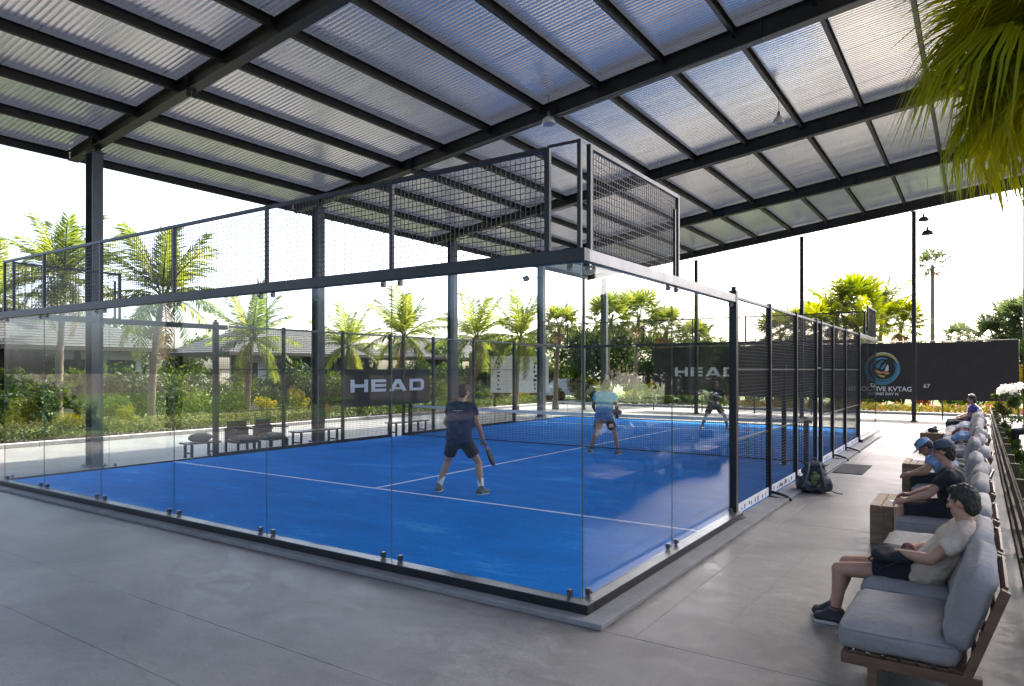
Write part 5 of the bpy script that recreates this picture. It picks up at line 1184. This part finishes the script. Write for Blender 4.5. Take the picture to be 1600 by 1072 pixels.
hb = thing('sports_bag', 'dark sports bag on the floor behind the nearest crate table', 'bag', (2.06, 6.3, 0)); soft('bag_body', [(0, 0, .14, .20, .32, .15)], 'bagdark', hb); b = MB(); b.tube([(0, -.15, .27), (0, -.08, .37), (0, .08, .37), (0, .15, .27)], .011, 6); b.build('handle', 'bagstrap', hb, True)
bt = thing('water_bottle', 'clear blue water bottle on the second crate table', 'bottle', (2.02, 8.45, .463)); b = MB(); b.cyl((0, 0, .0), (0, 0, .16), .033, n=14); b.cyl((0, 0, .16), (0, 0, .20), .033, .013, 14); b.build('bottle_body', 'bottle', bt, True); b = MB(); b.cyl((0, 0, .2), (0, 0, .222), .015, n=12); b.build('cap', 'white', bt)
sheet('white paper on the second crate table', 1.88, 8.9, .4645, .2, .28, .2)
ft = thing('fruit_dish', 'small dark dish on top of the far crate table', 'dish', (1.78, 15.35, .464)); b = MB(); b.cyl((0, 0, 0), (0, 0, .06), .09, .16, 14); b.build('bowl', 'bagdark', ft, True); soft('contents', [(0, 0, .07, .11, .11, .05), (.05, .03, .11, .05, .05, .05)], 'bagdark', ft, .012)
b = MB(); b.b2(-.27, -.75, .001, .27, .75, .014); mt = b.build('door_mat', 'mat', bevel=.004); mt.location = (.60, 10.55, 0); tag(mt, 'black rubber door mat outside the fence gate', 'mat')
for k, (x, y, m, lab, cat) in enumerate(((2.42, 7.2, 'bagdark', 'dark holdall on the seat beyond the light blue shirted person', 'bag'), (2.40, 9.4, 'greycloth', 'crumpled grey jacket on a lounge chair beside the second crate table', 'jacket'), (2.45, 10.55, 'blackcloth', 'black sports bag on a lounge chair past the second crate table', 'bag'), (2.42, 12.8, 'lightblue', 'pale blue towel bundle on a lounge chair before the far crate table', 'towel'), (2.4, 14.0, 'bagpink', 'dark red bag on a lounge chair near the far crate table', 'bag'), (2.42, 16.2, 'sock', 'white towel bundle on a lounge chair behind the far crate table', 'towel'))):
    o = thing('seat_bundle', lab, cat, (x, y, .455)); soft('bundle_body', [(0, 0, .10, .18, .24, .13), (.05, .08, .17, .11, .13, .09)], m, o, .014, .04, 9)
for k, (x, y, m, lab) in enumerate(((4.0, 7.6, 'bagdark', 'dark rucksack on the paved strip behind the railing'), (4.05, 11.9, 'greycloth', 'grey bag on the paved strip past the dark clothed person'), (4.1, 14.4, 'blackcloth', 'black bag on the paved strip before the person in grey'))):
    o = thing('sports_bag', lab, 'bag', (x, y, .03)); soft('bag_body', [(0, 0, .17, .22, .26, .18), (0, .04, .30, .15, .18, .12)], m, o, .014, .03, 9)
person('seated person in white shirt on a lounge chair past the far crate table', JC, (2.55, 16.95+.0, 0) if False else (2.56, 19.55, 0), R(90), dict(shirt='sock', trousers='blackcloth', hair='hairbr', shoes='shoeb', skin='skin'), .012)
# dark furniture between the left fence and the columns
def dark_chair(label, x, y, rz):
    o = thing('garden_chair', label, 'chair', (x, y, 0), rz, 'dark garden furniture left of the court')
    for sx in (-.28, .28):
        for sy in (-.28, .28): b = MB(); b.b2(sx-.025, sy-.025, .001, sx+.025, sy+.025, .30 if sy > 0 else .62); b.build('leg', 'black', o)
        b = MB(); b.b2(sx-.035, -.30, .56, sx+.035, .30, .60); b.build('armrest', 'black', o)
    b = MB(); b.b2(-.25, -.27, .26, .25, .30, .32); b.build('seat', 'black', o); ob('seat_cushion', SEATD, o, (0, .02, .32), (0, 0, R(90)))
    b = MB(); b.b2(-.25, -.30, .33, .25, -.25, .78); b.build('backrest', 'black', o)
SEATD = cushion_mesh('seat_cushion', .52, .48, .10, 'bagdark', .02, 3)
dark_chair('dark garden chair left of the second mesh post of the left fence', -12.25, 6.15, R(-80)); dark_chair('dark garden chair closest to the left glass corner', -12.2, 5.3, R(-95))
def dark_bench(label, x, y, rz, L=1.5, h=.42):
    o = thing('low_bench', label, 'bench', (x, y, 0), rz, 'dark garden furniture left of the court')
    for k in range(4): b = MB(); b.b2(-L/2, -.2+k*.105, h-.035, L/2, -.2+k*.105+.09, h); b.build('seat_slat', 'black', o)
    for sx in (-L/2+.12, L/2-.12):
        for sy in (-.16, .16): b = MB(); b.b2(sx-.025, sy-.025, .001, sx+.025, sy+.025, h-.036); b.build('leg', 'black', o)
        b = MB(); b.b2(sx-.02, -.134, .10, sx+.02, .134, .14); b.build('stretcher', 'black', o)
dark_bench('long dark slatted bench beside the second canopy column', -12.15, 7.5, R(92)); dark_bench('short dark bench outside the left glass corner', -12.3, 4.25, R(85), .8, .36)
dark_bench('dark bench far along the left fence before the third column', -12.2, 11.2, R(90), 1.6)
cb = thing('sports_bag', 'dark kit bag lying on the low bench outside the left glass corner', 'bag', (-12.3, 4.25, .362)); soft('bag_body', [(0, 0, .10, .17, .30, .11)], 'bagdark', cb)
